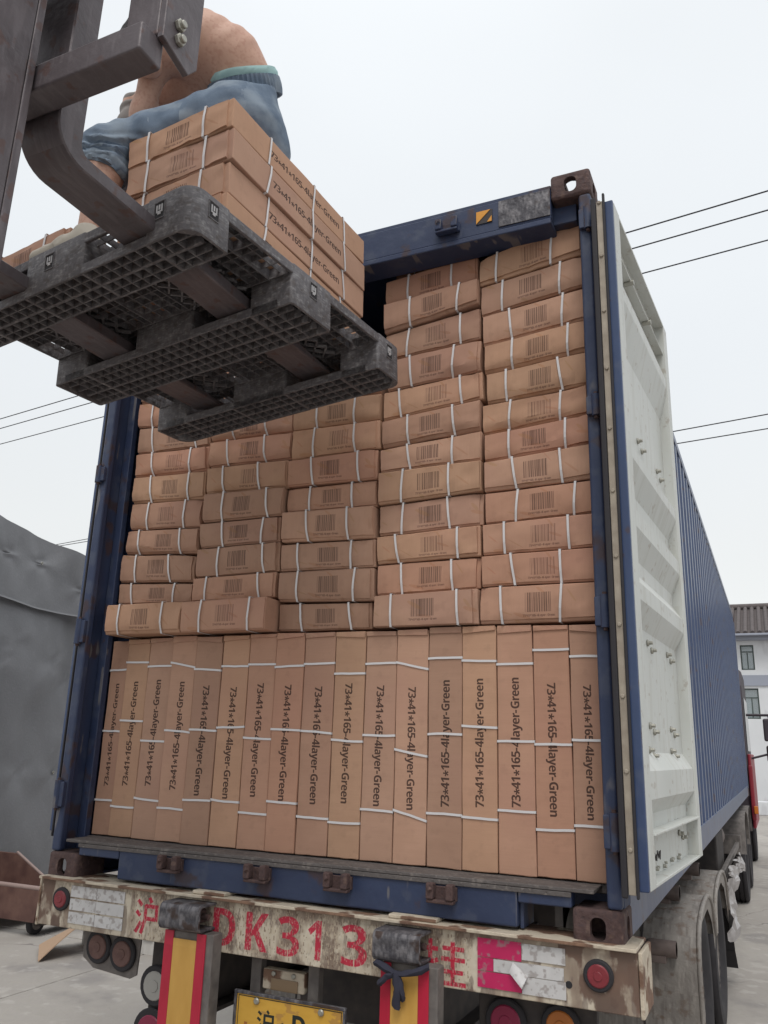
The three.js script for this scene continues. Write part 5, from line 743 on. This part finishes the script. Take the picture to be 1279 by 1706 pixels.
// ---------------------------------------------------------------- tarpaulin-covered shed
{
  const tarpTex = tex(512, 512, (u, v) => { const f = fbm(u, v, 5, 6, 3), g = fbm(u, v, 50, 3, 8); return mix3(mix3([0.190, 0.190, 0.200], [0.225, 0.225, 0.236], f), [0.25, 0.25, 0.26], sstep(0.6, 0.75, g) * 0.3); }, 0.6);
  M.tarp = std({ map: tarpTex, roughness: 0.6, bumpMap: tex(256, 256, (u, v) => fbm(u, v, 40, 3, 33), 1.5, false), bumpScale: 0.0015 });
  const P0 = V(-6.3, 0, -4.6), d = V(-0.2239, 0, -0.9746), nrm = V(0.9746, 0, -0.2239);
  const shed = thing('tarpaulin_shed', 'tall shed wrapped in creased grey tarpaulin left of the container', 'shed', [-7.6, 0, -4.6]);
  const wall = (s0, s1, y0, y1, lift, seed, hooks) => { const N = 90, K = 60, pos = []; const F = (i, j) => { const s = mix(s0, s1, i / N), y = mix(typeof y0 === 'function' ? y0(s) : y0, typeof y1 === 'function' ? y1(s) : y1, j / K); let o = lift + 0.05 * n3(s * 1.1 + seed, y * 0.8, 2) + 0.030 * n3(s * 2.2, y * 1.2 + seed, 5) + 0.012 * n3(s * 5.5, y * 3.0 + seed, 9) + 0.05 * Math.sin((y * 1.5 + s * 2.2) + 2.5 * n3(s * 0.9, y * 0.7, seed)); for (const [hs, hy] of hooks) { const a = s - hs, b = y - hy, r = Math.hypot(a, b); o -= 0.03 * Math.exp(-r / 0.08); o += 0.012 * Math.exp(-r / 0.35) * Math.sin(Math.atan2(b, a) * 5 + hs * 9); } if (j === 0) o += 0.012; return P0.clone().addScaledVector(d, s).addScaledVector(nrm, o).setY(y).toArray(); }; for (let i = 0; i < N; i++) for (let j = 0; j < K; j++) { const q = [F(i, j), F(i + 1, j), F(i + 1, j + 1), F(i, j + 1)]; for (const m of [0, 1, 2, 0, 2, 3]) pos.push(...q[m]); } const g = new THREE.BufferGeometry(); g.setAttribute('position', new THREE.Float32BufferAttribute(pos, 3)); return toCreasedNormals(mergeVertices(g, 1e-5), 1.0); };
  const hk = [[-0.75, 2.78], [0.1, 2.62], [-1.0, 2.55], [0.55, 2.45], [-0.3, 1.35], [0.45, 1.32], [-1.4, 1.9], [0.8, 1.9]];
  part('tarpaulin', wall(-3.2, 4.2, 0.02, 3.34, 0, 3, hk), M.tarp, shed, { label: 'lower sheet of creased grey tarpaulin' });
  part('tarpaulin', wall(-3.2, 4.2, (s) => 3.20 + 0.015 * Math.sin(s * 3), (s) => 4.05 - 0.045 * (s + 1.2), 0.13, 9, [[-0.55, 3.72], [0.3, 3.55], [-1.2, 3.7]]), M.tarp, shed, { label: 'upper sheet overlapping the lower one' });
  const eye = []; for (const [s, y] of hk.slice(0, 6).concat([[-0.55, 3.72], [0.3, 3.55]])) { const c = P0.clone().addScaledVector(d, s).addScaledVector(nrm, y > 3.3 ? 0.13 : 0.0).setY(y); part('eyelet', [new THREE.TorusGeometry(0.014, 0.006, 6, 12).rotateY(Math.PI / 2 + 0.226).translate(c.x, c.y, c.z)], M.bolt, shed); }
  const cb = (s, o, y) => P0.clone().addScaledVector(d, s).addScaledVector(nrm, o).setY(y); const q = [cb(-3.2, -0.1, 0), cb(4.2, -0.1, 0), cb(4.2, -3, 0), cb(-3.2, -3, 0)], pos = []; const tops = [4.09, 3.78, 3.4, 3.6]; const t = q.map((p, i) => p.clone().setY(tops[i])); const f = (a, b, c, e) => pos.push(...a.toArray(), ...b.toArray(), ...c.toArray(), ...a.toArray(), ...c.toArray(), ...e.toArray()); f(t[0], t[1], t[2], t[3]); f(q[1], q[2], t[2], t[1]); f(q[2], q[3], t[3], t[2]); f(q[3], q[0], t[0], t[3]); const g = new THREE.BufferGeometry(); g.setAttribute('position', new THREE.Float32BufferAttribute(pos, 3)); part('roof_sheet', g, M.tarp, shed);
}
// ---------------------------------------------------------------- red-brown hand cart
{
  const red = std({ map: tex(256, 256, (u, v) => mix3([0.075, 0.034, 0.03], [0.17, 0.095, 0.075], fbm(u, v, 9, 6, 5)), 1.5), roughness: 0.6 });
  const c = thing('hand_cart', 'low reddish brown steel cart with sloping end by the tarpaulin', 'cart', [-5.4, 0, -3.4]);
  // open tub: floor, two long sides, sloping end
  part('side_wall', [ext([[-6.6, 0.14], [-5.0, 0.14], [-4.98, 0.25], [-5.62, 0.56], [-6.6, 0.55]], 0.03, 0.004).translate(0, 0, -3.95)], red, c); 
  part('side_wall', [ext([[-6.6, 0.12], [-4.50, 0.13], [-4.45, 0.40], [-6.6, 0.40]], 0.03, 0.004).translate(0, 0, -3.2)], red, c);
  part('rim', [rod(V(-6.6, 0.41, -3.185), V(-4.44, 0.415, -3.185), 0.02, 8), rod(V(-4.98, 0.26, -3.93), V(-5.62, 0.57, -3.93), 0.014, 8)], std({ color: lin(0.30, 0.22, 0.20), roughness: 0.6 }), c);
  part('tub_floor', [bx(-6.6, -4.95, 0.14, 0.17, -3.92, -3.20, 0.004)], red, c); part('end_wall', [ext([[-3.19, 0.40], [-3.93, 0.24], [-3.93, 0.15], [-3.19, 0.14]].map(([z, y]) => [z, y]), 0.03, 0.004).rotateY(-Math.PI / 2).translate(-4.47, 0, 0)], red, c);
  for (const [x, z] of [[-4.62, -3.32], [-4.62, -3.8], [-6.3, -3.32], [-6.3, -3.8]]) { const w = part('wheel', [cyl('x', V(x, 0.1, z), 0.1, 0.05, 22, 0.012)], M.rubber, c); part('wheel_disc', [cyl('x', V(x, 0.1, z), 0.062, 0.056, 16, 0.006)], rimM, w); }
  part('axle_bracket', [bx(-4.70, -4.53, 0.08, 0.139, -3.84, -3.28, 0.006)], M.under, c);
}
// ---------------------------------------------------------------- loose board leaning, slatted crate
{
  const pos = [], N = 10, F = (i, j) => { const t = i / N, s = j / N; return V(mix(-3.83, -3.62, t) - 0.35 * s + 0.1 * t * s, 0.012 + 0.33 * t * (1 - 0.1 * s) + 0.02 * Math.sin(t * 3 + s * 2), mix(-2.62, -3.02, t) - 0.34 * s); };
  for (let i = 0; i < N; i++) for (let j = 0; j < N; j++) { const q = [F(i, j), F(i + 1, j), F(i + 1, j + 1), F(i, j + 1)], lo = q.map((p) => p.clone().add(V(0.004, -0.006, -0.004))); const f = (a, b, c, d) => { for (const p of [a, b, c, a, c, d]) pos.push(...p.toArray()); }; f(...q); f(...lo.slice().reverse()); if (i === 0) f(q[0], q[3], lo[3], lo[0]); if (j === 0) f(q[1], q[0], lo[0], lo[1]); if (i === N - 1) f(q[2], q[1], lo[1], lo[2]); if (j === N - 1) f(q[3], q[2], lo[2], lo[3]); }
  const g = new THREE.BufferGeometry(); g.setAttribute('position', new THREE.Float32BufferAttribute(pos, 3));
  single('cardboard_sheet', 'loose tan cardboard sheet propped on the concrete behind the trailer lamps', 'cardboard', toCreasedNormals(mergeVertices(g, 1e-5), 0.8), std({ color: lin(0.40, 0.27, 0.18), roughness: 0.9 }));
  const cr = thing('slatted_pallet', 'pale slatted pallet lying on the ground under the trailer', 'pallet', [-3.5, 0, -3.75]);
  const wood = std({ map: tex(256, 256, (u, v) => mix3([0.40, 0.38, 0.36], [0.56, 0.54, 0.51], fbm(u, v * 0.1, 30, 4, 3)), 1.2), roughness: 0.85 });
  for (let i = 0; i < 7; i++) part('slat', bx(-4.0 + i * 0.17, -3.9 + i * 0.17, 0.115, 0.135, -4.25, -3.25, 0.003), wood, cr); for (const z of [-4.22, -3.79, -3.36]) part('bearer', bx(-4.0, -2.88, 0.0, 0.114, z, z + 0.09, 0.004), wood, cr);
}
// ---------------------------------------------------------------- house beyond the truck
{
  const wallM = std({ map: tex(512, 512, (u, v) => mix3(mix3([0.60, 0.61, 0.63], [0.70, 0.71, 0.73], fbm(u, v, 5, 5, 3)), [0.48, 0.48, 0.50], sstep(0.6, 0.75, fbm(u, v * 0.3, 12, 4, 19)) * 0.5), 0.3), roughness: 0.85 }), bandM = std({ color: lin(0.30, 0.32, 0.38), roughness: 0.8 }), frameM = std({ color: lin(0.055, 0.075, 0.07), roughness: 0.5 }), glass = std({ color: lin(0.035, 0.045, 0.055), roughness: 0.04, metalness: 0.0 }), curtain = std({ color: lin(0.48, 0.47, 0.45), roughness: 0.9 }), tileM = std({ map: tex(256, 256, (u, v) => mix3([0.07, 0.058, 0.058], [0.13, 0.108, 0.105], fbm(u, v, 12, 5, 3)), 0.8), roughness: 0.8 });
  const h = thing('house', 'white two-storey house with brown tiled roof behind the truck', 'house', [4, 0, -33]);
  const zf = -32, W0 = -6, W1 = 16, openings = [];
  const rows = [[3.81, 4.76, 1], [1.99, 3.12, 2]], xs = [-4.5, -2.1, 0.69, 3.4, 6.1, 8.8, 11.5];
  for (const [a, b, k] of rows) for (const x of xs) openings.push([x, x + (k === 1 ? 0.48 : 0.52) * 2.0 * (x === 0.69 ? 0.5 : 1), a, b, k]);
  // wall built around the openings: horizontal courses and piers, 0.25 m thick
  const ws = []; const ys = [0, 1.99, 3.12, 3.81, 4.76, 5.15].map((v, i) => (i === 0 ? -B : v)); for (let i = 0; i < ys.length - 1; i++) { const a = ys[i], b = ys[i + 1], o = openings.filter((q) => Math.abs(q[2] - a) < 0.01); let x = W0; for (const q of o.sort((m, n) => m[0] - n[0])) { ws.push(bx(x, q[0], a, b, zf - 0.25, zf, 0)); x = q[1]; } ws.push(bx(x, W1, a, b, zf - 0.25, zf, 0)); }
  part('wall', up(ws), wallM, h); part('wall', up([bx(W0, W0 + 0.25, -B, 5.15, zf - 8, zf - 0.251, 0), bx(W1 - 0.25, W1, -B, 5.15, zf - 8, zf - 0.251, 0), bx(W0, W1, -B, 5.15, zf - 8.25, zf - 8.001, 0), bx(W0 + 0.3, W1 - 0.3, 5.0, 5.14, zf - 7.9, zf - 0.26, 0)]), wallM, h);
  part('band', up([bx(W0 - 0.02, W1 + 0.02, 3.21, 3.61, zf + 0.002, zf + 0.06, 0.005)]), bandM, h); part('cornice', up([bx(W0 - 0.3, W1 + 0.3, 4.92, 5.14, zf + 0.002, zf + 0.42, 0.02)]), bandM, h);
  for (const [x0, x1, a, b, k] of openings) { const g = part('window', up([bx(x0, x1, a, a + 0.05, zf - 0.14, zf - 0.06, 0.004), bx(x0, x1, b - 0.05, b, zf - 0.14, zf - 0.06, 0.004), bx(x0, x0 + 0.05, a + 0.051, b - 0.051, zf - 0.14, zf - 0.06, 0.004), bx(x1 - 0.05, x1, a + 0.051, b - 0.051, zf - 0.14, zf - 0.06, 0.004), bx((x0 + x1) / 2 - 0.02, (x0 + x1) / 2 + 0.02, a + 0.051, (a + b) / 2 + 0.19, zf - 0.13, zf - 0.07, 0.004), bx(x0 + 0.051, x1 - 0.051, (a + b) / 2 + 0.2, (a + b) / 2 + 0.24, zf - 0.135, zf - 0.065, 0.004)]), frameM, h); part('pane', up(bx(x0 + 0.05, x1 - 0.05, a + 0.05, b - 0.05, zf - 0.105, zf - 0.095, 0)), new THREE.MeshPhysicalMaterial({ color: lin(0.75, 0.82, 0.85), roughness: 0.03, transmission: 0.85, thickness: 0, ior: 1.9 }), g); const cp = []; for (let i = 0; i < 14; i++) { const t = x0 + 0.05 + (x1 - x0 - 0.1) * (k === 1 ? i / 14 : i / 28); cp.push(bx(t, t + (x1 - x0) / 30, a, b - 0.3, zf - 0.32, zf - 0.28, 0.008)); } part('curtain', up(cp), curtain, g); }
  // tiled roof: courses of rounded tiles as real ridges
  const rt = []; const N = 90; for (let i = 0; i < N; i++) { const x = W0 - 0.4 + (W1 - W0 + 0.8) * i / N; const A = V(x, 5.16, zf + 0.55), Bp = V(x, 6.75, zf - 3.4); rt.push(rod(A, Bp, 0.085, 6)); }
  part('roof', up([ext([[zf + 0.6, 5.10], [zf - 3.4, 6.70], [zf - 8.6, 5.10]].map(([z, y]) => [z, y]), W1 - W0 + 0.8, 0).rotateY(-Math.PI / 2).translate(W1 + 0.4, 0, 0)]), tileM, h); part('tile_courses', up(rt), tileM, h); part('ridge', up([rod(V(W0 - 0.4, 6.78, zf - 3.4), V(W1 + 0.4, 6.78, zf - 3.4), 0.14, 8)]), tileM, h);
  part('gutter', up([bx(W0 - 0.4, W1 + 0.4, 5.04, 5.12, zf + 0.6, zf + 0.72, 0.02)]), bandM, h);
  // low white kerb wall and a shrub in front of it
  single('kerb_wall', 'low pale wall along the road in front of the house', 'wall', [bx(-8, 18, 0, 0.42, -27.3, -27.0, 0.03)], wallM);
  const sh = thing('shrub', 'small green shrub beside the truck cab', 'shrub', [3.1, 0, -26.3]); const lv = []; for (let i = 0; i < 420; i++) { const a = rr(0, 6.28), r = Math.sqrt(rnd()) * 0.9, y = 0.5 + rr(0, 1.5) * (1 - r * 0.5); const g = new THREE.PlaneGeometry(0.10, 0.22); g.rotateX(rr(-1.2, 1.2)); g.rotateY(rr(0, 6.28)); g.translate(3.1 + Math.cos(a) * r, y, -26.3 + Math.sin(a) * r); lv.push(g); } part('foliage', lv, std({ color: lin(0.07, 0.13, 0.035), roughness: 0.8, side: THREE.DoubleSide }), sh); part('stem', [rod(V(3.1, 0, -26.3), V(3.1, 1.2, -26.3), 0.05, 8), rod(V(3.1, 0.3, -26.3), V(3.5, 1.3, -26.1), 0.03, 6), rod(V(3.1, 0.3, -26.3), V(2.7, 1.4, -26.5), 0.03, 6)], M.under, sh);
}
// ---------------------------------------------------------------- overhead lines on poles outside the picture
{
  const wm = std({ color: lin(0.035, 0.035, 0.04), roughness: 0.8 });
  const A = [[[-13.713, -9.232], [2.211, -7.153]], [[-14.218, -9.671], [2.206, -7.572]], [[-15.109, -10.448], [2.198, -8.288]], [[-22.338, -19.22], [2.124, -14.905]], [[-23.681, -19.616], [2.114, -15.766]]];
  const nm = ['highest of the three dark cables over the container', 'middle one of the three dark cables over the container', 'lowest of the three dark cables over the container', 'upper of the two thin cables low behind the white door', 'lower of the two thin cables low behind the white door'];
  const ends = [];
  A.forEach(([p, q], i) => { const a = V(p[0], 7.5 + B, p[1]), b = V(q[0], 7.5 + B, q[1]), d = b.clone().sub(a), lo = a.clone().addScaledVector(d, i < 3 ? -0.55 : -0.3), hi = a.clone().addScaledVector(d, i < 3 ? 1.5 : 1.35); ends[i] = [lo, hi]; const c = new THREE.CatmullRomCurve3(Array.from({ length: 13 }, (_, k) => { const t = k / 12; return lo.clone().lerp(hi, t); })); single('power_cable', nm[i], 'cable', [new THREE.TubeGeometry(c, 24, i < 3 ? 0.011 : 0.013, 6)], wm, { group: i < 3 ? 'three cables above the container' : 'two cables behind the door' }); });
  const pm = std({ map: tex(128, 128, (u, v) => mix3([0.26, 0.25, 0.24], [0.36, 0.35, 0.33], fbm(u, v, 8, 4, 3)), 0.5), roughness: 0.9 });
  [[ends[0][0], ends[2][0]], [ends[0][1], ends[2][1]], [ends[3][0], ends[4][0]], [ends[3][1], ends[4][1]]].forEach(([a, b], i) => { const m = a.clone().lerp(b, 0.5), t = thing('utility_pole', ['concrete utility pole at the west end of three cables', 'concrete utility pole at the east end of three cables', 'concrete utility pole at the west end of two cables', 'concrete utility pole at the east end of two cables'][i], 'pole', [m.x, 0, m.z], 'utility poles'); part('shaft', [rod(V(m.x, 0, m.z), V(m.x, 8.62, m.z), 0.16, 14, 0.11)], pm, t); const d = b.clone().sub(a).setY(0).normalize(); part('cross_arm', [rod(a.clone().addScaledVector(d, -0.2).setY(8.60), b.clone().addScaledVector(d, 0.2).setY(8.60), 0.045, 8)], pm, t); });
}
renderer.render(scene, camera);
